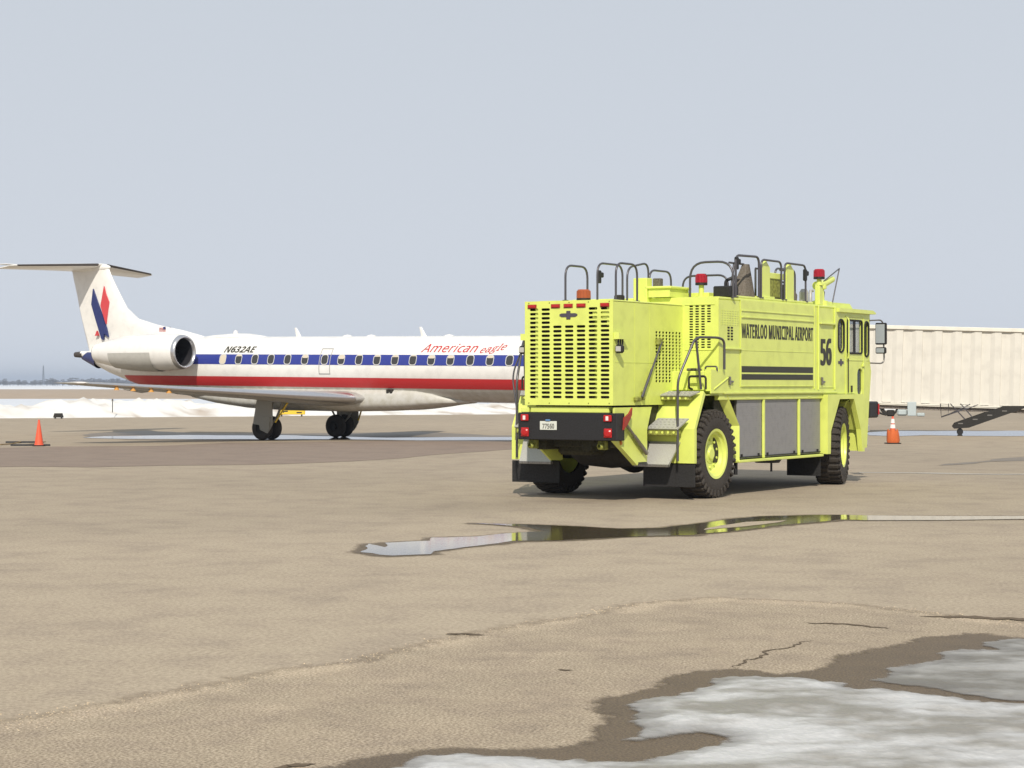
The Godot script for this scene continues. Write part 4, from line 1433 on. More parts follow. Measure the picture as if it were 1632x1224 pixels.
func airliner():
	var k := thing("airliner", "white regional jet with blue and red stripes, parked behind the fire truck", "airplane", Vector3(-7.419, 0, -69.75), deg_to_rad(-123.0))
	var st := mb()
	var n := 56
	var rings: Array[PackedVector3Array] = []
	for f in fus:
		var ring := PackedVector3Array()
		for i in n:
			var w := TAU * i / n
			ring.append(C(f[0], cos(w) * f[2], f[1] + sin(w) * f[2]))
		rings.append(ring)
	loft(st, rings, true, true)
	var body := obj("fuselage", st, M.white, k)
	# bare, grubby belly below the red stripe
	st = mb()
	for sg in [1.0, -1.0]:
		band(st, -8.2, 14.6, -1.119, -0.66, 0.006, 60, 8, sg)
	obj("belly", st, M.belly, body)
	for sg in [1.0, -1.0]:
		st = mb()
		band(st, -6.0, 14.5, 0.105, 0.46, 0.008, 60, 4, sg)
		obj("blue_stripe", st, M.blue, body)
		st = mb()
		band(st, -8.22, 14.6, -0.67, -0.33, 0.009, 240, 6, sg)
		obj("red_stripe", st, M.stripe_red, body)
	st = mb()
	lathe(st, C(0, 0, 3.09), Vector3(0, 0, -1), [[-11.4, 0.0], [-11.4, 0.10], [-10.95, 0.135], [-10.9, 0.10]], 20)
	obj("tail_exhaust", st, M.soot, body)
	st = mb()
	rings = []
	for f in [[-9.85, 3.0, 0.45], [-10.2, 3.03, 0.335], [-10.5, 3.055, 0.24], [-10.72, 3.08, 0.17]]:
		var ring := PackedVector3Array()
		for i in 28:
			var w := TAU * i / 28
			ring.append(C(f[0] + 0.25 * sin(w) - 0.05, cos(w) * f[2], f[1] + sin(w) * f[2]))
		rings.append(ring)
	loft(st, rings, false, true)
	obj("tail_cone", st, M.navy, body)
	# windows
	var wa := [-2.88, -2.13, -1.37, -0.63, 0.13, 0.91, 1.79, 2.52, 3.29, 4.06, 4.82, 5.57, 6.33, 7.11, 7.91, 8.69, 9.46, 10.23, 11.0, 11.77]
	for sg in [1.0, -1.0]:
		for i in wa.size():
			var a: float = wa[i]
			var y := base_line(a) + 0.285
			st = mb()
			oval(st, a, y, 0.158, 0.180, 0.11, 0.016, sg, 0.026)
			var fr := obj("window", st, M.rim_white, body)
			st = mb()
			oval(st, a, y, 0.135, 0.155, 0.085, 0.0115, sg)
			obj("pane", st, M.shade if i == 0 else M.pane, fr)
			var drop: float = [0.31, 0.05, 0, 0, 0, 0.10, 0, 0.13, 0.02, 0.05, 0.06, 0.03, 0.10, 0.09, 0, 0.08, 0, 0.1, 0, 0][i]
			if drop > 0.01 and i > 0:
				st = mb()
				oval(st, a, y + 0.155 - drop / 2, 0.125, drop / 2, minf(0.04, drop * 0.45), 0.0135, sg)
				obj("shade", st, M.shade, fr)
		# outlines: overwing exit, service door
		for d in [[1.55, 2.05, -0.22, 0.68], [12.55, 13.2, -0.75, 0.72]]:
			st = mb()
			var y0: float = d[2]
			var y1: float = d[3]
			band(st, d[0], d[0] + 0.03, y0, y1, 0.012, 1, 10, sg)
			band(st, d[1] - 0.03, d[1], y0, y1, 0.012, 1, 10, sg)
			band(st, d[0] + 0.03, d[1] - 0.03, y0, y0 + 0.028, 0.012, 4, 1, sg)
			band(st, d[0] + 0.03, d[1] - 0.03, y1 - 0.028, y1, 0.012, 4, 1, sg)
			obj("exit_outline", st, M.seam, body)
	# lettering on both sides would read forward; only the side in view is known
	var write := func(called: String, s: String, face: String, weight: int, a0: float, a1: float, y0: float, h: float, slant: float, rise: float, m: Material):
		var sx := mb()
		letters(sx, s, face, weight, func(p: Vector2) -> Vector3:
			var a := lerpf(a0, a1, p.x) + (p.y - 0.3) * slant
			return skin(a, base_line(a) + y0 + p.y * h + p.x * rise, 0.014), Vector3.RIGHT)
		obj(called, sx, m, body)
	write.call("registration_lettering", "N632AE", "Droid Sans", 700, -2.90, -1.52, 0.525, 0.22, 0.07, 0.0, M.ink)
	write.call("name_lettering", "American", "Droid Sans", 400, 5.85, 8.05, 0.545, 0.29, 0.12, 0.0, M.stripe_red)
	write.call("script_lettering", "eagle", "Droid Serif", 400, 8.20, 9.15, 0.44, 0.31, 0.16, 0.12, M.stripe_red)
	# flag
	st = mb()
	band(st, -6.86, -6.52, 1.0, 1.04, 0.02, 2, 2, 1.0)
	# fin with its dorsal fillet
	st = mb()
	rings = []
	for s in [[3.2, -4.3, -10.64, 0.30], [3.72, -4.75, -10.82, 0.29], [3.95, -5.75, -10.90, 0.29], [4.19, -7.1, -10.97, 0.29], [4.43, -8.05, -11.05, 0.28], [4.85, -8.63, -11.17, 0.27], [5.41, -9.02, -11.31, 0.25], [6.03, -9.42, -11.5, 0.23], [6.42, -9.62, -11.6, 0.22]]:
		rings.append(foil(s[1], s[2], s[3], func(a: float, h: float) -> Vector3: return C(a, h, s[0]), 15))
	loft(st, rings, true, true)
	var fin := obj("fin", st, M.white, k)
	st = mb()
	lathe(st, C(0, 0, 6.43), Vector3(0, 0, -1), [[-11.95, 0.01], [-11.6, 0.10], [-10.9, 0.15], [-10.2, 0.16], [-9.8, 0.13], [-9.6, 0.07], [-9.52, 0.01]], 24, true)
	obj("bullet_fairing", st, M.white, fin)
	st = mb()
	lathe(st, C(0, 0, 6.52), Vector3(0, 0, -1), [[-11.3, 0.01], [-10.9, 0.07], [-10.4, 0.09], [-10.0, 0.06], [-9.8, 0.01]], 16, true)
	obj("fairing_cap", st, M.white, fin)
	# tail emblem, laid on both faces of the fin
	var face := func(p: Vector2, d: float) -> Vector3: return C(p.x, d, p.y)
	for sg in [1.0, -1.0]:
		var b0: float = 0.09 * sg
		var b1: float = 0.168 * sg
		st = mb()
		prism(st, PackedVector2Array([Vector2(-10.30, 5.62), Vector2(-10.39, 5.02), Vector2(-10.17, 4.45), Vector2(-9.86, 3.70), Vector2(-9.76, 3.64), Vector2(-9.72, 3.90), Vector2(-9.50, 3.74), Vector2(-9.60, 4.10), Vector2(-9.82, 4.62), Vector2(-10.06, 5.12)]), face, b0, b1)
		obj("blue_emblem", st, M.navy, fin)
		st = mb()
		prism(st, PackedVector2Array([Vector2(-9.72, 5.70), Vector2(-9.62, 5.42), Vector2(-9.44, 5.08), Vector2(-9.61, 4.25), Vector2(-9.72, 4.50), Vector2(-9.90, 4.95), Vector2(-9.82, 5.28)]), face, b0, b1)
		obj("red_emblem", st, M.logo_red, fin)
		st = mb()
		prism(st, PackedVector2Array([Vector2(-10.10, 4.00), Vector2(-10.02, 3.82), Vector2(-10.20, 3.80)]), face, b0, b1)
		obj("red_emblem", st, M.logo_red, fin)
		st = mb()
		for i in 4:
			prism(st, PackedVector2Array([Vector2(-6.87, 3.915 + 0.045 * i), Vector2(-6.55, 3.915 + 0.045 * i), Vector2(-6.55, 3.937 + 0.045 * i), Vector2(-6.87, 3.937 + 0.045 * i)]), face, 0.13 * sg, 0.152 * sg)
		var fl := obj("flag", st, M.pale_red, fin)
		st = mb()
		prism(st, PackedVector2Array([Vector2(-6.66, 4.0), Vector2(-6.55, 4.0), Vector2(-6.55, 4.095), Vector2(-6.66, 4.095)]), face, 0.13 * sg, 0.155 * sg)
		obj("flag_canton", st, M.navy, fl)
	for sg in [1.0, -1.0]:
		wing_side(k, sg)
		engine(k, sg)
		main_gear(k, sg)
	# belly fairing
	st = mb()
	rings = []
	for f in [[7.3, 1.36, 0.25, 0.06], [6.7, 1.38, 0.62, 0.13], [6.1, 1.43, 0.84, 0.26], [5.5, 1.46, 0.92, 0.36], [5.0, 1.45, 0.95, 0.39], [4.0, 1.43, 1.00, 0.41], [2.2, 1.41, 1.04, 0.425], [-0.5, 1.43, 1.04, 0.425], [-2.2, 1.48, 0.98, 0.40], [-3.8, 1.58, 0.80, 0.33], [-5.0, 1.66, 0.5, 0.22]]:
		var ring := PackedVector3Array()
		for i in 32:
			var w := TAU * i / 32
			ring.append(C(f[0], signf(cos(w)) * pow(absf(cos(w)), 0.6) * f[2], f[1] + signf(sin(w)) * pow(absf(sin(w)), 0.6) * f[3]))
		rings.append(ring)
	loft(st, rings, true, true)
	obj("belly_fairing", st, M.belly, k)
	st = mb()
	for a in [4.40, 4.54]: box(st, C(a - 0.055, 0.80, 1.63), C(a + 0.055, 0.972, 1.77), 0.02)
	obj("vent", st, M.dark, body)
	# nose gear
	st = mb()
	tube(st, PackedVector3Array([C(14.2, 0, 0.28), C(14.25, 0, 1.5)]), 0.06, 10)
	for b in [-0.16, 0.16]:
		lathe(st, C(14.2, b, 0.30), Vector3(1, 0, 0), [[-0.08, 0.0], [-0.08, 0.22], [-0.05, 0.29], [0.0, 0.30], [0.05, 0.29], [0.08, 0.22], [0.08, 0.0]], 28)
	obj("nose_gear", st, M.rubber, k)
	st = mb()
	for sg in [1.0, -1.0]:
		band(st, 13.75, 14.75, 0.35, 0.62, 0.012, 8, 3, sg)
	obj("cockpit_window", st, M.pane, body)
	# fairing and aerials on the roof
	st = mb()
	rings = []
	for f in [[-4.75, 0.05, 0.02], [-4.2, 0.28, 0.08], [-3.2, 0.36, 0.145], [-2.5, 0.34, 0.13], [-1.95, 0.2, 0.06], [-1.7, 0.05, 0.02]]:
		var ring := PackedVector3Array()
		for i in 16:
			var w := TAU * i / 16
			ring.append(C(f[0], cos(w) * f[1], base_line(f[0]) + 1.10 + sin(w) * f[2]))
		rings.append(ring)
	loft(st, rings, true, true)
	obj("roof_fairing", st, M.white, body)
	st = mb()
	lathe(st, C(-3.22, 0, 3.78), Vector3.UP, [[0.0, 0.09], [0.10, 0.075], [0.15, 0.0]], 14, true)
	obj("roof_beacon", st, M.white_lens, body)
	for a in [-0.25, 5.25]:
		st = mb()
		rings = []
		for s in [[0.0, a + 0.12, a - 0.12, 0.05], [0.32, a - 0.10, a - 0.20, 0.025]]:
			rings.append(foil(s[1], s[2], s[3], func(aa: float, h: float) -> Vector3: return C(aa, h, base_line(aa) + 1.11 + s[0])))
		loft(st, rings, true, true)
		obj("aerial", st, M.white, body)
	for a in [1.95, 3.0, 6.3]:
		st = mb()
		lathe(st, C(a, 0, base_line(a) + 1.10), Vector3.UP, [[0.0, 0.20], [0.05, 0.14], [0.08, 0.0]], 16, true)
		obj("aerial", st, M.white, body)

# ------------------------------------------------------------------ boarding bridge
func bridge():
	var left := Vector3(11.6, 0, -76.15)
	var right := Vector3(26.0, 0, -72.9)
	var dir := (right - left).normalized()
	var k := thing("boarding_bridge", "cream ribbed passenger boarding bridge with a stair below, behind the truck's cab", "boarding bridge", left, atan2(-dir.z, dir.x))
	# local: x along the tunnel, z towards the camera
	var len := left.distance_to(right)
	var drop := func(x: float) -> float: return 4.32 - x * 0.0318
	var hgt := 2.99
	var st := mb()
	var tilt := Transform3D(Basis(Vector3(0, 0, 1), -atan(0.0318)), Vector3(0, 4.32, 0))
	box(st, Vector3(0, -hgt + 0.02, -2.6), Vector3(len, -0.02, -0.06), 0.0, tilt)
	obj("tunnel", st, M.bridge, k)
	st = mb()
	box(st, Vector3(-0.05, -0.15, -2.65), Vector3(len, 0.0, 0.05), 0.015, tilt)
	obj("roof_rail", st, M.bridge_rail, k)
	st = mb()
	box(st, Vector3(-0.05, -hgt - 0.10, -2.63), Vector3(len, -hgt - 0.001, 0.07), 0.01, tilt)
	box(st, Vector3(-0.05, -hgt - 0.045, 0.071), Vector3(len, -hgt - 0.025, 0.09), 0.0, tilt)
	obj("floor_rail", st, M.bridge_rail, k)
	st = mb()
	box(st, Vector3(0.2, -hgt - 0.24, -0.35), Vector3(10.0, -hgt - 0.101, -0.05), 0.01, tilt)
	box(st, Vector3(0.2, -hgt - 0.24, -2.5), Vector3(10.0, -hgt - 0.101, -2.2), 0.01, tilt)
	obj("floor_beam", st, M.bridge_beam, k)
	# wall panels: one broad raised rib per bay
	var pitch := 0.737
	var first: MeshInstance3D = null
	for i in 19:
		var x := 0.25 + i * pitch
		if first == null:
			st = mb()
			var pr := PackedVector2Array([Vector2(0.0, 0.0), Vector2(0.16, 0.055), Vector2(0.40, 0.055), Vector2(0.41, 0.0)])
			prism(st, pr, func(p: Vector2, d: float) -> Vector3: return tilt.basis * Vector3(p.x, d, p.y - 0.058), -hgt + 0.005, -0.155)
			box(st, Vector3(0.56, -hgt + 0.005, -0.059), Vector3(0.575, -0.155, -0.056), 0.0, Transform3D(tilt.basis, Vector3.ZERO))
			first = obj("wall_panel", st, M.bridge, k)
			first.position = Vector3(x, drop.call(x), 0)
		else:
			same("wall_panel", first, k, Vector3(x, drop.call(x), 0))
	# drive column hidden behind the truck, and the fixed column at the terminal end
	st = mb()
	for z in [-0.3, -2.3]: box(st, Vector3(1.0, 0.5, z - 0.15), Vector3(1.3, 1.35, z + 0.15), 0.02)
	box(st, Vector3(0.6, 0.42, -2.5), Vector3(1.7, 0.6, -0.1), 0.03)
	for z in [-0.35, -2.25]:
		lathe(st, Vector3(1.15, 0.40, z), Vector3(0, 0, 1), [[-0.14, 0.0], [-0.14, 0.36], [-0.08, 0.40], [0.08, 0.40], [0.14, 0.36], [0.14, 0.0]], 24)
	obj("drive_column", st, M.bridge_beam, k)
	st = mb()
	lathe(st, Vector3(13.6, 0, -1.3), Vector3.UP, [[0.0, 0.6], [0.06, 0.6], [0.06, 0.35], [1.15, 0.35]], 24)
	obj("fixed_column", st, M.bridge_beam, k)
	# cabinet and cable bundle under the floor
	var P := func(px: float, y: float, z: float) -> Vector3: return Vector3(px, y, z)
	st = mb()
	box(st, P.call(3.75, 0.72, 0.0), P.call(4.08, 1.26, 0.12), 0.015)
	box(st, P.call(3.35, 0.72, -0.35), P.call(3.74, 0.98, -0.02), 0.06)
	box(st, P.call(4.09, 0.70, -0.3), P.call(4.4, 0.84, -0.05), 0.03)
	obj("cabinet", st, M.pale_box, k)
	st = mb()
	for c in [[2.35, 2.95], [2.65, 3.05], [2.75, 3.1], [3.4, 3.15]]:
		tube(st, rounded(PackedVector3Array([P.call(c[0], 1.13, -0.2), P.call(lerpf(c[0], c[1], 0.4), 0.85, -0.1), P.call(c[1], 0.75, -0.1)]), 0.2), 0.04, 6)
	box(st, P.call(2.95, 0.70, -0.3), P.call(3.25, 0.95, -0.05), 0.04)
	obj("cable_bundle", st, M.dark, k)
	# service stair: two stringers with treads between, hung on rods, on a small wheel
	st = mb()
	var s0 := Vector3(5.55, 0.36, 0.25)
	var s1 := Vector3(8.05, 1.10, 0.25)
	for z in [0.25, -0.75]:
		var po := PackedVector2Array([Vector2(5.42, 0.33), Vector2(5.50, 0.45), Vector2(7.35, 1.12), Vector2(8.35, 1.12), Vector2(6.05, 0.28), Vector2(5.5, 0.24)])
		prism(st, po, func(p: Vector2, d: float) -> Vector3: return Vector3(p.x, p.y, d), z, z + 0.06)
	var stair := obj("service_stair", st, M.dark, k)
	for i in 6:
		st = mb()
		var q := s0.lerp(s1, (i + 0.6) / 6.4)
		box(st, q + Vector3(-0.13, -0.01, -0.94), q + Vector3(0.13, 0.02, -0.005), 0.0)
		obj("tread", st, M.dark, stair)
	for i in 4:
		st = mb()
		var q := s0.lerp(s1, (i + 0.35) / 4.6)
		box(st, q + Vector3(-0.09, 0.005, 0.062), q + Vector3(0.09, 0.045, 0.068), 0.0)
		obj("tread_end", st, M.steel, stair)
	st = mb()
	for z in [0.20, -0.6]:
		lathe(st, Vector3(5.72, 0.12, z), Vector3(0, 0, 1), [[-0.05, 0.0], [-0.05, 0.12], [0.05, 0.12], [0.05, 0.0]], 20)
	box(st, Vector3(5.67, 0.12, -0.6), Vector3(5.77, 0.34, 0.2), 0.01)
	obj("stair_wheel", st, M.black, stair)
	for z in [0.28, -0.8]:
		for c in [[4.99, 1.20, 5.02, 0.68, 6.4, 1.16], [5.30, 1.20, 5.28, 0.76, 6.1, 1.18], [5.36, 1.20, 5.64, 0.89, 5.92, 0.58], [5.74, 1.20, 5.96, 0.94, 6.18, 0.68]]:
			st = mb()
			tube(st, PackedVector3Array([Vector3(c[0], c[1], z), Vector3(c[2], c[3], z), Vector3(c[4], c[5], z)]), 0.022, 6)
			obj("stair_rail", st, M.tube, stair)
	st = mb()
	prism(st, PackedVector2Array([Vector2(9.2, 1.02), Vector2(9.62, 1.02), Vector2(9.72, 0.62), Vector2(9.30, 0.66)]), func(p: Vector2, d: float) -> Vector3: return Vector3(p.x, p.y, d), -0.3, 0.02)
	obj("end_bracket", st, M.bridge_rail, k)

# ------------------------------------------------------------------ small things
func cone_thing(at: Vector3, h: float, label: String, banded: bool):
	var k := thing("traffic_cone", label, "traffic cone", at, 0.2, "orange cones on the apron")
	var st := mb()
	var b := h * 0.24
	box(st, Vector3(-b, 0.004, -b), Vector3(b, 0.035, b), 0.012)
	obj("base", st, M.black, k)
	st = mb()
	lathe(st, Vector3(0, 0.034, 0), Vector3.UP, [[0.0, h * 0.18], [0.02, h * 0.165], [h - 0.07, h * 0.035], [h - 0.04, h * 0.035], [h - 0.04, h * 0.015]], 28)
	obj("body", st, M.cone, k)
	if banded:
		st = mb()
		for z in [[0.52, 0.66], [0.70, 0.86]]:
			var f := func(s: float) -> float: return lerpf(h * 0.165, h * 0.035, s) + 0.004
			lathe(st, Vector3(0, 0.04, 0), Vector3.UP, [[h * z[0], f.call(z[0])], [h * z[1], f.call(z[1])]], 28)
		obj("white_band", st, M.cone_white, k)
		# a slumped weight bag round the foot
		st = mb()
		var rings: Array[PackedVector3Array] = []
		for r in [[0.036, 0.19], [0.10, 0.205], [0.28, 0.19], [0.40, 0.175], [0.46, 0.14]]:
			var ring := PackedVector3Array()
			for i in 24:
				var w := TAU * i / 24
				var j: float = 1.0 + 0.07 * sin(3.0 * w + r[0] * 6.0) + 0.04 * sin(7.0 * w)
				ring.append(Vector3(cos(w) * r[1] * j * 1.02, r[0] + (0.035 * sin(4.0 * w) if r[0] > 0.3 else 0.0), sin(w) * r[1] * j))
			rings.append(ring)
		loft(st, rings, false, true)
		obj("weight_sleeve", st, M.cone_dull, k)

func small_things():
	cone_thing(Vector3(-14.85, 0.004, -61.3), 0.83, "plain orange traffic cone beside a wheel chock, left of the jet", false)
	cone_thing(Vector3(12.42, 0.0, -63.7), 0.90, "orange cone with white bands and a sagging orange sleeve under the bridge", true)
	# chocks
	var k := thing("wheel_chock", "pair of long dark wheel chocks lying beside the left orange cone", "wheel chock", Vector3(-15.72, 0.004, -63.0), 0.04)
	for z in [1.6, -1.6]:
		var st := mb()
		prism(st, PackedVector2Array([Vector2(-0.07, 0.0), Vector2(0.07, 0.0), Vector2(0.03, 0.055), Vector2(-0.03, 0.055)]), func(p: Vector2, d: float) -> Vector3: return Vector3(d + (0.52 if z > 0 else -0.33), p.y, p.x + z), -0.62, 0.60)
		obj("chock_bar", st, M.black, k)
	for x in [-0.45, 0.35]:
		var st := mb()
		tube(st, PackedVector3Array([Vector3(x, 0.04, 1.55), Vector3(x + 0.05, 0.02, 0.0), Vector3(x, 0.04, -1.55)]), 0.018, 6)
		obj("rope", st, M.chock, k)
	# airfield sign far behind the jet
	k = thing("airfield_sign", "low yellow airfield sign with black marks, beyond the jet's main gear", "sign", Vector3(-13.2, 0.0, -117.0))
	var st := mb()
	box(st, Vector3(-0.80, 0.12, -0.10), Vector3(0.80, 0.52, 0.10), 0.02)
	obj("panel", st, M.yellow, k)
	for x in [-0.6, 0.6]:
		st = mb()
		box(st, Vector3(x - 0.04, 0.0, -0.04), Vector3(x + 0.04, 0.12, 0.04), 0.0)
		obj("leg", st, M.dark, k)
	st = mb()
	var f := func(p: Vector2, d: float) -> Vector3: return Vector3(p.x, p.y, d)
	prism(st, PackedVector2Array([Vector2(-0.62, 0.32), Vector2(-0.45, 0.44), Vector2(-0.45, 0.36), Vector2(-0.22, 0.36), Vector2(-0.22, 0.28), Vector2(-0.45, 0.28), Vector2(-0.45, 0.20)]), f, 0.101, 0.106)
	prism(st, PackedVector2Array([Vector2(0.30, 0.20), Vector2(0.62, 0.20), Vector2(0.62, 0.28), Vector2(0.30, 0.28)]), f, 0.101, 0.106)
	obj("arrow", st, M.ink, k)
	# dark marker box in front of the snow bank
	k = thing("marker_box", "small dark box standing at the foot of the snow bank", "box", Vector3(-25.6, 0.0, -110.2))
	st = mb()
	prism(st, PackedVector2Array([Vector2(-0.26, 0.06), Vector2(0.26, 0.06), Vector2(0.19, 0.30), Vector2(-0.19, 0.30)]), f, -0.2, 0.2)
	obj("case", st, M.dark, k)
	st = mb()
	for x in [-0.18, 0.18]: box(st, Vector3(x - 0.03, 0.0, -0.1), Vector3(x + 0.03, 0.059, 0.1), 0.0)
	obj("foot", st, M.black, k)
	k = thing("edge_marker", "thin grey stake standing in the snow bank behind the jet", "stake", Vector3(-23.2, 0.3, -113.4))
	st = mb()
	tube(st, PackedVector3Array([Vector3(0, 0, 0), Vector3(0, 0.62, 0)]), 0.025, 6)
	obj("rod", st, M.dark, k)
	st = mb()
	box(st, Vector3(-0.04, 0.63, -0.04), Vector3(0.04, 0.78, 0.04), 0.01)
	obj("cap", st, M.grey_box, k)
	# a mast on the horizon
	k = thing("radio_mast", "thin lattice radio mast rising from the far tree line", "mast", Vector3(-624, 0, -2600))
	st = mb()
	for s in [[-1.2, -1.2], [1.2, -1.2], [1.2, 1.2], [-1.2, 1.2]]:
		tube(st, PackedVector3Array([Vector3(s[0], 0, s[1]), Vector3(s[0] * 0.3, 26.5, s[1] * 0.3)]), 0.16, 5)
	obj("leg", st, M.dark, k)
	st = mb()
	for i in 8:
		var r := lerpf(1.2, 0.36, i / 7.5)
		var y := 3.2 * i + 1.0
		for s in 4:
			var w := PI / 4 + PI / 2 * s
			tube(st, PackedVector3Array([Vector3(cos(w) * r * 1.41, y, sin(w) * r * 1.41), Vector3(cos(w + PI / 2) * r * 1.2, y + 3.0, sin(w + PI / 2) * r * 1.2)]), 0.1, 4)
	obj("brace", st, M.dark, k)

# ------------------------------------------------------------------ ground
func setting(called: String, st: SurfaceTool, m: Material, label: String, cat: String):
	var o := obj(called, st, m)
	tag(o, label, cat, "", "structure")
	return o

func ragged(pts: Array, amount: float, steps: int, sd: int) -> PackedVector2Array:
	# an outline in ground metres, roughened between its corners
	var p := PackedVector2Array()
	for i in range(0, pts.size(), 2): p.append(Vector2(pts[i], pts[i + 1]))
	var rng := RandomNumberGenerator.new()
	rng.seed = sd
	for s in steps:
		var o := PackedVector2Array()
		for i in p.size():
			var a := p[i]
			var b := p[(i + 1) % p.size()]
			o.append(a)
			var d := b - a
			o.append((a + b) / 2 + d.orthogonal() * rng.randf_range(-amount, amount))
		p = o
	return p

func flat(p: PackedVector2Array, y: float) -> SurfaceTool:
	var st := mb()
	var t := PackedVector3Array()
	if Geometry2D.is_polygon_clockwise(p): p.reverse()
	for q in Geometry2D.offset_polygon(p, 0.0015):
		if Geometry2D.is_polygon_clockwise(q): continue
		for i in Geometry2D.triangulate_polygon(q): t.append(Vector3(q[i].x, y, q[i].y))
	for i in range(0, t.size(), 3):
		if (t[i + 1] - t[i]).cross(t[i + 2] - t[i]).y > 0.0:
			var h := t[i + 1]
			t[i + 1] = t[i + 2]
			t[i + 2] = h
	raw(st, t)
	return st

func grid(x0: float, x1: float, z0: float, z1: float, step: float, hfun: Callable, cfun: Callable) -> SurfaceTool:
	var st := mb()
	st.set_smooth_group(0)
	var nx := int(ceil((x1 - x0) / step))
	var nz := int(ceil((z1 - z0) / step))
	var pos := PackedVector3Array()
	var col := PackedColorArray()
	for j in nz + 1:
		for i in nx + 1:
			var x := lerpf(x0, x1, float(i) / nx)
			var z := lerpf(z0, z1, float(j) / nz)
			pos.append(Vector3(x, hfun.call(x, z), z))
			col.append(cfun.call(x, z))
	for j in nz:
		for i in nx:
			var a := j * (nx + 1) + i
			for e in [a, a + 1, a + nx + 2, a, a + nx + 2, a + nx + 1]:
				st.set_color(col[e])
				st.add_vertex(pos[e])
	return st

# signed distance to an outline (positive inside), read from a coarse grid
func depth_map(p: PackedVector2Array, cs: float, pad: float) -> Callable:
	var lo := Vector2(1e9, 1e9)
	var hi := -lo
	for q in p:
		lo = lo.min(q)
		hi = hi.max(q)
	lo -= Vector2.ONE * pad
	hi += Vector2.ONE * pad
	var cx := int((hi.x - lo.x) / cs) + 3
	var cz := int((hi.y - lo.y) / cs) + 3
	var dist := PackedFloat32Array()
	dist.resize(cx * cz)
	for j in cz:
		for i in cx:
			var q := lo + Vector2(i, j) * cs
			var d := 1e9
			for e in p.size():
				var a := p[e]
				var ab := p[(e + 1) % p.size()] - a
				var s := clampf((q - a).dot(ab) / maxf(ab.length_squared(), 1e-9), 0.0, 1.0)
				d = minf(d, (a + ab * s).distance_squared_to(q))
			dist[j * cx + i] = sqrt(d) * (1.0 if Geometry2D.is_point_in_polygon(q, p) else -1.0)
	return func(x: float, z: float) -> float:
		var gx := clampf((x - lo.x) / cs, 0.0, cx - 1.001)
		var gz := clampf((z - lo.y) / cs, 0.0, cz - 1.001)
		var ci := int(gx)
		var cj := int(gz)
		var o := cj * cx + ci
		return lerpf(lerpf(dist[o], dist[o + 1], gx - ci), lerpf(dist[o + cx], dist[o + cx + 1], gx - ci), gz - cj)

# a thin film on the ground whose edge thins out; paint(d, x, z) gives its colour and cover
func film(p: PackedVector2Array, y: float, sx: float, sz: float, pad: float, paint: Callable) -> SurfaceTool:
	var dm := depth_map(p, 0.12, pad)
	var lo := Vector2(1e9, 1e9)
	var hi := -lo
	for q in p:
		lo = lo.min(q)
		hi = hi.max(q)
	lo -= Vector2.ONE * pad
	hi += Vector2.ONE * pad
	var nx := int((hi.x - lo.x) / sx)
	var nz := int((hi.y - lo.y) / sz)
	var K := PackedColorArray()
	K.resize(nx * nz)
	for j in nz:
		for i in nx:
			var x := lo.x + i * sx
			var z := lo.y + j * sz
			K[j * nx + i] = paint.call(dm.call(x, z), x, z)
	var st := mb()
	st.set_smooth_group(0)
	for j in nz - 1:
		for i in nx - 1:
			var a := j * nx + i
			var c: Array[int] = [a, a + 1, a + nx + 1, a + nx]
			if K[c[0]].a + K[c[1]].a + K[c[2]].a + K[c[3]].a < 0.01: continue
			for e in [c[0], c[1], c[2], c[0], c[2], c[3]]:
				st.set_color(K[e])
				st.add_vertex(Vector3(lo.x + (e % nx) * sx, y, lo.y + (e / nx) * sz))
	return st

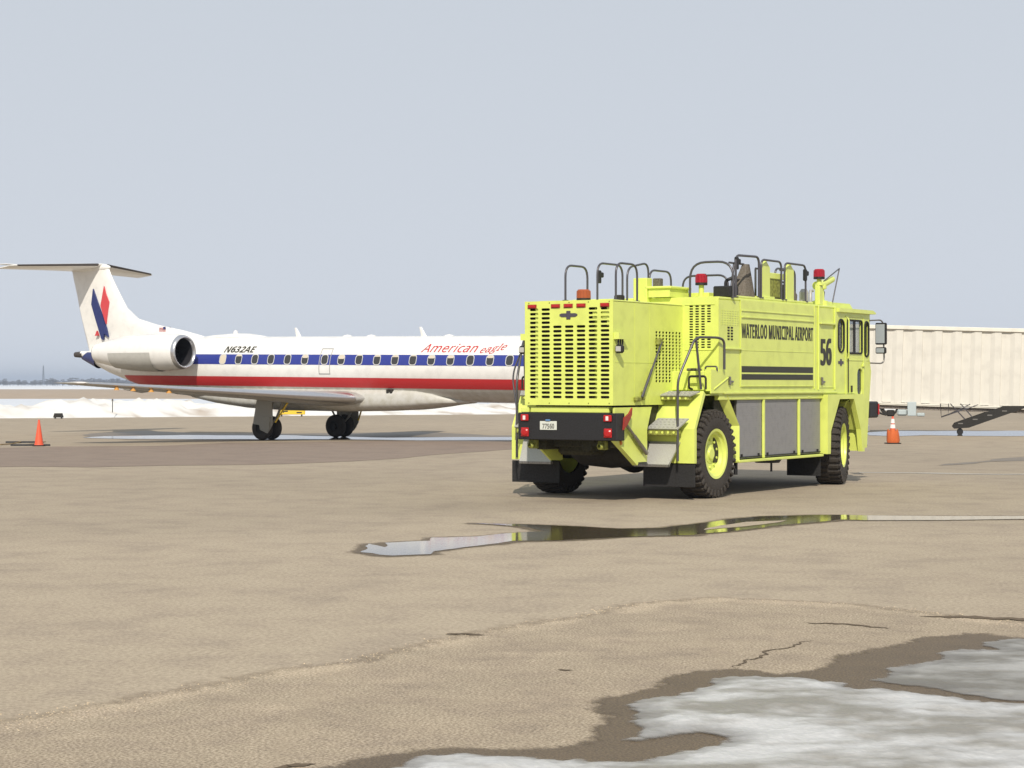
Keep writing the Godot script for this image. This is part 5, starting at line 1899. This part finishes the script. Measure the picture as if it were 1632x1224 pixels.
func ice(called: String, outline: Array, sd: int, top: float, base: Color, label: String):
	var p := ragged(outline, 0.16, 2, sd)
	var lo := Vector2(1e9, 1e9)
	var hi := -lo
	for q in p:
		lo = lo.min(q)
		hi = hi.max(q)
	var n1 := noise(1.6, sd, 5)
	var n2 := noise(5.5, sd + 1, 4)
	var n3 := noise(0.9, sd + 2, 4)
	var dm := depth_map(p, 0.06, 0.12)
	lo -= Vector2.ONE * 0.06
	hi += Vector2.ONE * 0.06
	var sx := 0.014
	var sz := 0.02
	var nx := int((hi.x - lo.x) / sx)
	var nz := int((hi.y - lo.y) / sz)
	var H := PackedFloat32Array()
	var D := PackedFloat32Array()
	var K := PackedColorArray()
	H.resize(nx * nz)
	D.resize(nx * nz)
	K.resize(nx * nz)
	for j in nz:
		for i in nx:
			var x := lo.x + i * sx
			var z := lo.y + j * sz
			var d: float = dm.call(x, z)
			var w2 := n2.get_noise_2d(x, z)
			d += 0.05 * w2
			var a := j * nx + i
			D[a] = d
			if d < -0.1: continue
			var w1 := n1.get_noise_2d(x, z)
			H[a] = 0.012 + top * (1.0 - exp(-maxf(d, 0.0) / 0.16)) * (0.8 + 0.5 * w1) + 0.005 * w2
			var s := clampf(0.50 + 1.25 * n3.get_noise_2d(x * 0.8, z * 1.1) + 0.65 * n1.get_noise_2d(x * 0.8, z * 1.6) + 0.3 * w2, 0.0, 1.0)
			var col := Color(base.r * 0.47, base.g * 0.44, base.b * 0.38).lerp(base, s) * (1.0 + 0.16 * n2.get_noise_2d(x * 5.0, z * 5.0))
			col = col.lerp(Color(0.25, 0.235, 0.215), clampf(1.0 - d / 0.20, 0.0, 1.0) * 0.7)
			col.a = smoothstep(0.0, 0.05, d + 0.02 * w1) * lerpf(0.72, 1.0, smoothstep(0.0, 0.3, d))
			K[a] = col
	var st := mb()
	st.set_smooth_group(0)
	for j in nz - 1:
		for i in nx - 1:
			var a := j * nx + i
			var c: Array[int] = [a, a + 1, a + nx + 1, a + nx]
			var keep := 0
			for e in c:
				if D[e] > 0.0: keep += 1
			if keep < 2: continue
			for e in [c[0], c[1], c[2], c[0], c[2], c[3]]:
				st.set_color(K[e])
				st.add_vertex(Vector3(lo.x + (e % nx) * sx, H[e] if D[e] > 0.0 else 0.010, lo.y + (e / nx) * sz))
	var o := obj(called, st, M.ice)
	tag(o, label, "ice", "", "structure")

func ground():
	# far ground in bands that butt against each other
	var st := flat(PackedVector2Array([Vector2(-3200, 40), Vector2(3200, 40), Vector2(3200, -760), Vector2(-3200, -760)]), -0.10)
	setting("grass_field", st, M.grass, "flat tan winter grass beyond the snow field", "grass")
	st = flat(PackedVector2Array([Vector2(-5200, -760), Vector2(5200, -760), Vector2(5200, -6500), Vector2(-5200, -6500)]), -0.10)
	setting("far_snow_field", st, M.snow_far, "pale snow-covered fields at the foot of the far trees", "snow")
	st = flat(PackedVector2Array([Vector2(-700, -90), Vector2(700, -90), Vector2(700, -262), Vector2(-700, -264)]), -0.05)
	setting("snow_field", st, M.snow_flat, "flat bluish snow lying behind the snow bank", "snow")
	# apron: concrete with soft stains
	var big := noise(0.05, 41, 5)
	var mid := noise(0.22, 42, 4)
	var stains := [[Vector2(-9, -23.2), Vector2(0, -31.0), 2.6, 0.10], [Vector2(0, -31.0), Vector2(14, -41.0), 2.2, 0.06], [Vector2(-7, -16.6), Vector2(-0.6, -21.4), 0.45, 0.09], [Vector2(-5, -13.6), Vector2(-2.4, -14.2), 0.3, 0.05], [Vector2(-14, -42.0), Vector2(-4, -38.0), 3.0, 0.05], [Vector2(-6.0, -22.4), Vector2(-2.6, -22.9), 0.35, 0.06]]
	var tone := func(x: float, z: float) -> Color:
		var s := 0.91 + 0.075 * smoothstep(-34.0, -23.0, z) - 0.03 * smoothstep(4.0, 12.0, x) * smoothstep(-30.0, -40.0, z) + 0.09 * big.get_noise_2d(x * 1.0, z * 0.7) + 0.05 * mid.get_noise_2d(x * 0.8, z * 0.5)
		# long faint stains where water runs off
		for l in stains:
			var ab: Vector2 = l[1] - l[0]
			var q := Vector2(x, z)
			var k: float = clampf((q - l[0]).dot(ab) / ab.length_squared(), 0.0, 1.0)
			var dd: float = (l[0] + ab * k).distance_to(q) / l[2]
			if dd < 2.0: s -= l[3] * exp(-dd * dd * 2.0) * (0.7 + 0.9 * mid.get_noise_2d(x * 0.6, z * 0.6))
		s = clampf(s, 0.62, 1.0)
		return Color(s, s * lerpf(1.0, 0.985, 1.0 - s), s * lerpf(1.0, 0.97, 1.0 - s))
	st = grid(-60, 60, -165, 5, 0.5, func(_x: float, _z: float) -> float: return 0.0, tone)
	setting("apron", st, M.apron, "wide tan concrete airport apron under truck and jet", "apron")
	# old rough surface in the foreground
	var edge := [-4.6, -9.2, -3.70, -10.32, -2.97, -11.32, -2.62, -11.72, -2.07, -12.49, -1.13, -13.79, -0.55, -14.87, 0.44, -16.27, 1.08, -17.34, 1.80, -17.85, 2.56, -17.54, 3.22, -17.14, 3.89, -16.27, 4.19, -15.97, 4.95, -15.64, 9.0, -15.0, 9.0, 5.0, -9.0, 5.0, -9.0, -5.0]
	var pr := ragged(edge, 0.05, 2, 5)
	var g1 := noise(0.9, 51, 5)
	var g2 := noise(7.0, 52, 4)
	g2.fractal_gain = 0.7
	var grit_paint := func(d: float, x: float, z: float) -> Color:
		var w := g1.get_noise_2d(x, z)
		var f := g2.get_noise_2d(x, z * 0.6)
		var pale := exp(-pow((d - 0.16) / 0.16, 2.0)) * clampf(0.55 + 1.3 * w, 0.0, 1.0)
		pale = maxf(pale, 0.9 * exp(-pow((d - 0.95 - 0.5 * w) / 0.22, 2.0)) * clampf(1.6 * g1.get_noise_2d(x * 0.5, z + 40.0), 0.0, 1.0))
		var v := clampf(0.80 + 0.07 * w + 0.08 * f + 0.26 * pale, 0.5, 1.0)
		return Color(v, v, v, smoothstep(-0.10, 0.14, d + 0.16 * f + 0.10 * w))
	st = film(pr, 0.004, 0.04, 0.05, 0.4, grit_paint)
	setting("worn_apron", st, M.rough, "rough gritty worn concrete across the foreground", "apron")
	# pale grit along its border
	var rng := RandomNumberGenerator.new()
	rng.seed = 77
	st = mb()
	for i in 1600:
		var s := rng.randf() * 12.0
		var e := int(s)
		var a := Vector2(edge[2 + 2 * e], edge[3 + 2 * e])
		var b := Vector2(edge[4 + 2 * e], edge[5 + 2 * e])
		var q := a.lerp(b, s - e) + Vector2(rng.randfn() * 0.10, absf(rng.randfn()) * 0.28)
		var r := rng.randf_range(0.003, 0.009)
		lathe(st, Vector3(q.x, 0.0, q.y), Vector3.UP, [[0.0, r], [r * 0.5, r * 0.8], [r * 0.8, 0.0]], 5, true)
	var grit := obj("grit", st, M.pale_grit)
	tag(grit, "pale loose grit scattered along the edge of the worn concrete", "grit", "", "stuff")
	# darker paving strip
	st = flat(ragged([-22.0, -60.5, -17.75, -60.12, -15.60, -59.51, -13.92, -60.74, -11.22, -61.37, -9.48, -64.74, -5.38, -66.5, 0.52, -67.0, 4.0, -66.6, 4.0, -60.0, 2.11, -59.51, 0.45, -58.92, -1.25, -55.58, -2.84, -51.24, -4.10, -49.10, -5.54, -47.52, -8.36, -46.58, -9.94, -45.68, -11.61, -46.04, -13.38, -45.33, -20.0, -45.0], 0.05, 3, 6), 0.005)
	setting("asphalt_strip", st, M.strip, "darker brownish asphalt strip crossing in front of the jet", "asphalt")
	# damp ground
	var damp_paint := func(d: float, x: float, z: float) -> Color:
		var w := g1.get_noise_2d(x * 1.4, z * 1.4)
		var f := g2.get_noise_2d(x, z * 0.7)
		var v := clampf(0.88 + 0.14 * w + 0.08 * f, 0.5, 1.0)
		return Color(v, v, v, 0.92 * smoothstep(-0.05, 0.06, d + 0.09 * f + 0.06 * w))
	st = film(ragged([0.51, -12.02, 0.75, -12.24, 0.93, -12.52, 1.06, -13.00, 1.35, -13.26, 1.55, -13.32, 1.71, -13.10, 1.93, -13.19, 2.20, -13.52, 2.47, -14.09, 2.87, -14.54, 3.04, -14.89, 3.59, -15.23, 3.92, -14.94, 4.5, -14.86, 6.0, -12.0, 6.0, -8.0, 2.0, -6.5, -1.6, -7.0, -1.2, -9.58, -0.83, -10.05, -0.68, -10.24, -0.47, -10.36, -0.24, -10.41, 0.08, -10.40, 0.25, -10.45, 0.37, -10.55, 0.45, -10.91, 0.57, -11.36], 0.12, 2, 7), 0.008, 0.025, 0.04, 0.25, damp_paint)
	setting("damp_ground", st, M.damp, "dark damp margin round the melting ice", "wet ground")
	st = flat(ragged([-16.18, -78.54, -15.26, -81.25, -12.63, -77.51, -9.94, -76.50, -3.76, -79.60, -2.63, -77.51, -1.0, -74.0, 1.5, -73.6, 1.2, -66.9, -3.16, -66.6, -6.63, -67.8, -10.03, -67.9, -13.51, -68.5, -15.6, -71.0], 0.08, 3, 8), 0.006)
	setting("damp_ground", st, M.damp_far, "damp grey patch under the jet's main wheels", "wet ground")
	st = flat(ragged([10.20, -46.68, 11.18, -48.41, 12.27, -49.95, 13.19, -51.59, 14.7, -52.6, 14.5, -50.0, 12.04, -49.01, 10.91, -47.25], 0.08, 3, 9), 0.006)
	setting("damp_ground", st, M.damp_far, "thin dark damp streak at the right, in front of the bridge", "wet ground")
	# water
	var pool := [-1.75, -22.55, -1.70, -23.0, -1.74, -23.72, -1.51, -23.21, -1.55, -23.87, -1.01, -24.19, -1.01, -24.68, -0.46, -24.84, 0.02, -25.47, 0.45, -25.75, 0.16, -26.60, -0.53, -27.24, 0.16, -27.04, 0.64, -26.75, 1.14, -26.45, 1.46, -26.20, 2.03, -26.34, 2.33, -26.83, 2.86, -27.57, 3.63, -28.64, 4.50, -28.98, 4.94, -28.98, 5.23, -28.85, 9.5, -28.9, 9.5, -27.9, 5.06, -27.84, 4.68, -28.0, 4.15, -27.3, 3.55, -26.70, 2.99, -25.90, 2.32, -25.13, 1.39, -24.78, 0.58, -24.25, 0.02, -24.19, -0.43, -23.42, -0.67, -23.03, -0.90, -22.69, -0.93, -22.28, -1.35, -22.09, -1.50, -22.20, -1.61, -22.42]
	var rim_paint := func(d: float, x: float, z: float) -> Color:
		var f := g2.get_noise_2d(x, z * 0.5)
		var w := g1.get_noise_2d(x, z)
		return Color(0.9, 0.9, 0.9, 0.8 * smoothstep(-0.16, -0.03, d + 0.08 * f + 0.10 * w))
	st = film(ragged(pool, 0.05, 1, 10), 0.008, 0.05, 0.07, 0.3, rim_paint)
	setting("damp_ground", st, M.damp, "narrow damp rim round the long puddle", "wet ground")
	st = flat(ragged([-1.75, -22.55, -1.70, -23.0, -1.74, -23.72, -1.51, -23.21, -1.55, -23.87, -1.01, -24.19, -1.01, -24.68, -0.46, -24.84, 0.02, -25.47, 0.45, -25.75, 0.16, -26.60, -0.53, -27.24, 0.16, -27.04, 0.64, -26.75, 1.14, -26.45, 1.46, -26.20, 2.03, -26.34, 2.33, -26.83, 2.86, -27.57, 3.63, -28.64, 4.50, -28.98, 4.94, -28.98, 5.23, -28.85, 9.5, -28.9, 9.5, -27.9, 5.06, -27.84, 4.68, -28.0, 4.15, -27.3, 3.55, -26.70, 2.99, -25.90, 2.32, -25.13, 1.39, -24.78, 0.58, -24.25, 0.02, -24.19, -0.43, -23.42, -0.67, -23.03, -0.90, -22.69, -0.93, -22.28, -1.35, -22.09, -1.50, -22.20, -1.61, -22.42], 0.05, 2, 10), 0.010)
	setting("puddle", st, M.water, "long thin puddle mirroring the sky in front of the truck", "puddle")
	st = flat(ragged([2.55, -25.95, 3.04, -26.45, 3.55, -27.1, 3.9, -27.75, 3.3, -27.45, 2.85, -26.75], 0.05, 2, 12), 0.013)
	setting("dry_island", st, M.apron, "dry sliver of concrete inside the long puddle", "apron")
	st = flat(ragged([-15.49, -70.4, -15.14, -72.6, -12.47, -74.4, -9.81, -73.6, -8.67, -74.2, -6.56, -72.3, -4.52, -70.6, 0.56, -71.6, 3.5, -71.3, 3.5, -68.5, 0.52, -67.6, -3.16, -67.3, -6.63, -68.7, -10.03, -68.8, -13.51, -69.1], 0.10, 3, 11), 0.010)
	setting("puddle", st, M.water, "wide shallow bluish puddle under the jet", "puddle")
	st = flat(ragged([13.54, -73.90, 14.64, -79.0, 15.96, -81.0, 17.29, -80.5, 18.41, -81.0, 19.23, -80.5, 21.61, -81.4, 25.0, -81.4, 25.0, -73.3, 20.17, -73.21, 19.09, -72.80, 16.87, -73.07, 15.65, -74.18, 14.17, -72.67], 0.06, 3, 14), 0.010)
	setting("puddle", st, M.water, "bluish puddle below the boarding bridge", "puddle")
	# painted line, cracks
	st = flat(ragged([7.6, -43.05, 8.43, -43.05, 9.35, -42.80, 9.90, -42.45, 10.57, -42.22, 12.5, -42.6, 12.5, -42.25, 10.57, -41.9, 9.69, -42.10, 8.66, -42.62, 7.6, -42.75], 0.03, 2, 15), 0.006)
	setting("painted_line", st, M.paint, "faded white painted line right of the truck", "marking")
	var cracks := [[1.50, -13.35, 1.66, -13.72, 1.80, -13.95, 2.05, -14.50, 2.3, -14.8], [3.4, -16.35, 4.0, -16.20, 4.6, -15.95, 5.4, -15.6], [2.35, -15.9, 2.75, -15.75, 3.0, -15.5], [-0.5, -15.1, -0.35, -15.15, -0.2, -15.13], [0.3, -13.25, 0.36, -13.24, 0.42, -13.26], [-1.3, -9.75, -1.15, -9.95, -1.0, -10.0]]
	var widths := [0.014, 0.10, 0.035, 0.04, 0.025, 0.04]
	var notes := ["dark crack running up from the ice", "dark wet seam at the right edge", "short dark stain above the ice", "short dark scrape on the border of the worn concrete", "tiny dark chip in the worn concrete", "dark stain at the bottom edge"]
	for i in cracks.size():
		var c: Array = cracks[i]
		var pts := PackedVector2Array()
		for j in range(0, c.size(), 2): pts.append(Vector2(c[j], c[j + 1]))
		var wob := noise(2.2, 80 + i, 4)
		var t := PackedVector3Array()
		var n := (pts.size() - 1) * 24
		var last: Array[Vector3] = []
		for j in n + 1:
			var e := mini(int(j / 24.0), pts.size() - 2)
			var q := pts[e].lerp(pts[e + 1], j / 24.0 - e)
			var d := (pts[e + 1] - pts[e]).normalized().orthogonal()
			var taper := minf(1.0, minf(j, n - j) / 10.0)
			var w: float = widths[i] * taper * (0.55 + 0.9 * absf(wob.get_noise_2d(q.x * 2.0, q.y * 2.0)))
			q += d * wob.get_noise_2d(q.x, q.y + 9.0) * 0.12
			var now: Array[Vector3] = [Vector3(q.x - d.x * w, 0.0085, q.y - d.y * w), Vector3(q.x + d.x * w, 0.0085, q.y + d.y * w)]
			if j > 0: q4(t, last[0], last[1], now[1], now[0])
			last = now
		st = mb()
		sheet(st, t, Vector3.UP)
		setting("ground_seam", st, M.crack, notes[i], "seam")
	# ice
	ice("ice_sheet", [1.28, -12.76, 1.47, -12.98, 1.93, -12.82, 2.18, -12.64, 2.17, -12.35, 2.32, -12.50, 2.54, -12.24, 2.76, -12.07, 2.86, -11.88, 3.10, -11.81, 3.30, -11.76, 3.9, -11.4, 4.0, -8.6, 1.2, -8.4, 0.70, -9.0, 0.35, -9.3, -0.35, -9.3, -0.70, -9.72, -0.58, -10.09, -0.37, -10.20, -0.13, -10.23, 0.06, -10.17, 0.14, -10.10, 0.31, -10.08, 0.53, -10.02, 0.75, -10.12, 1.00, -10.40, 1.17, -10.73, 1.04, -10.82, 0.80, -10.69, 0.64, -10.57, 0.59, -10.61, 0.70, -10.91, 0.70, -11.36, 0.77, -11.97, 1.03, -12.18], 51, 0.04, Color(0.525, 0.52, 0.505), "whitish sheet of melting ice in the bottom right foreground")
	ice("grey_ice_sheet", [3.53, -14.70, 3.90, -14.86, 4.23, -14.78, 4.4, -12.0, 3.9, -11.55, 3.10, -11.92, 2.89, -12.05, 2.77, -12.22, 2.60, -12.5, 2.32, -12.76, 2.53, -13.32, 3.00, -13.73, 3.10, -14.16, 3.26, -14.26, 3.54, -14.23], 61, 0.018, Color(0.36, 0.348, 0.32), "thinner grey slush behind the white ice sheet")
	# snow bank
	var nb := noise(0.09, 71, 4)
	var nl := noise(0.45, 72, 5)
	var nd := noise(0.35, 73, 4)
	var front := func(x: float) -> float: return -126.3 - 0.70 * (x - 0.0) * (0.93 if x > 0 else 0.79)
	var hf := func(x: float, z: float) -> float:
		var d: float = front.call(x) - z + 1.2 * nb.get_noise_2d(x * 2.0, 5.0)
		if d < 0.0: return -0.06
		var crest: float = 0.68 + 0.34 * nb.get_noise_2d(x * 1.3, 0.0) + 0.38 * exp(-pow((x + 24.0) / 3.6, 2.0))
		if x > 6.0: crest *= 0.35
		var s := clampf(d / 3.2, 0.0, 1.0) * clampf((11.0 - d) / 6.0, 0.0, 1.0)
		return -0.06 + crest * s * (1.0 + 0.35 * nl.get_noise_2d(x, z)) + 0.26 * nl.get_noise_2d(x * 2.2, z * 2.2) * s
	var cf := func(x: float, z: float) -> Color:
		var s := clampf((nd.get_noise_2d(x * 0.6, z * 1.8) - 0.12) * 2.6, 0.0, 1.0)
		s *= 0.9 if x > -22.0 else 0.45
		return Color(0.72, 0.71, 0.685).lerp(Color(0.40, 0.33, 0.26), s)
	st = grid(-52, 44, -172, -80, 0.45, hf, cf)
	setting("snow_bank", st, M.snow, "ploughed bank of lumpy white snow along the apron's far edge", "snow")

func trees():
	var rng := RandomNumberGenerator.new()
	rng.seed = 5
	# one tree: a trunk and a crown of loose twig clumps
	var st := mb()
	tube(st, PackedVector3Array([Vector3(0, 0, 0), Vector3(0, 0.5, 0)]), 0.035, 5, 0.02)
	for i in 46:
		var a := rng.randf() * TAU
		var h := rng.randf_range(0.22, 1.0)
		var r := 0.36 * sqrt(rng.randf()) * sin(clampf(h, 0.1, 0.98) * PI * 0.92)
		var c := Vector3(cos(a) * r, h, sin(a) * r)
		var t := PackedVector3Array()
		for e in 4:
			var p := c + Vector3(rng.randfn(), rng.randfn(), rng.randfn()) * 0.07
			var q := c + Vector3(rng.randfn(), rng.randfn(), rng.randfn()) * 0.07
			t.append_array(PackedVector3Array([c, p, q]))
		raw(st, t)
	st.generate_normals()
	var mesh := st.commit()
	mesh.surface_set_material(0, M.tree)
	var mm := MultiMesh.new()
	mm.transform_format = MultiMesh.TRANSFORM_3D
	mm.mesh = mesh
	mm.instance_count = 2600
	var nn := noise(0.004, 9, 3)
	for i in 2600:
		var x := rng.randf_range(-1300, 1300)
		var z := -rng.randf_range(2450, 3100)
		var h := rng.randf_range(4.5, 9.0) * (1.0 + 0.6 * nn.get_noise_2d(x, 0.0))
		mm.set_instance_transform(i, Transform3D(Basis(Vector3.UP, rng.randf() * TAU).scaled(Vector3(h * 1.5, h, h * 1.5)), Vector3(x, -0.1, z)))
	var o := MultiMeshInstance3D.new()
	o.multimesh = mm
	o.name = "far_woods"
	add_child(o, true)
	tag(o, "hazy blue line of bare woods along the horizon", "woods", "", "stuff")

# ------------------------------------------------------------------
func _ready():
	var cam := Camera3D.new()
	cam.name = "camera"
	cam.position = Vector3(0, 1.95, 0)
	cam.fov = rad_to_deg(2.0 * atan(612.0 / 3112.0))
	cam.near = 0.1
	cam.far = 9000.0
	add_child(cam, true)
	cam.current = true
	var sky := ProceduralSkyMaterial.new()
	sky.sky_top_color = Color(0.735, 0.768, 0.806)
	sky.sky_horizon_color = Color(0.808, 0.832, 0.868)
	sky.sky_curve = 0.22
	sky.ground_horizon_color = Color(0.70, 0.71, 0.72)
	sky.ground_bottom_color = Color(0.45, 0.43, 0.40)
	sky.sun_angle_max = 1.0
	var s := Sky.new()
	s.sky_material = sky
	var env := Environment.new()
	env.background_mode = Environment.BG_SKY
	env.sky = s
	env.tonemap_mode = Environment.TONE_MAPPER_LINEAR
	env.tonemap_exposure = 1.06
	env.sdfgi_enabled = true
	env.ssao_enabled = true
	env.ssil_enabled = true
	env.fog_enabled = true
	env.fog_density = 0.0002
	env.fog_light_color = Color(0.80, 0.86, 0.95)
	var we := WorldEnvironment.new()
	we.name = "environment"
	we.environment = env
	add_child(we, true)
	var sun := DirectionalLight3D.new()
	sun.name = "sun"
	sun.light_energy = 1.25
	sun.light_color = Color(1.0, 0.965, 0.91)
	sun.light_angular_distance = 0.6
	sun.shadow_enabled = true
	add_child(sun, true)
	# the sun stands behind the camera, about forty degrees up
	sun.look_at_from_position(Vector3.ZERO, Vector3(0.03, -0.86, -1.0), Vector3.UP)
	make_materials()
	ground()
	trees()
	bridge()
	airliner()
	fire_truck()
	small_things()
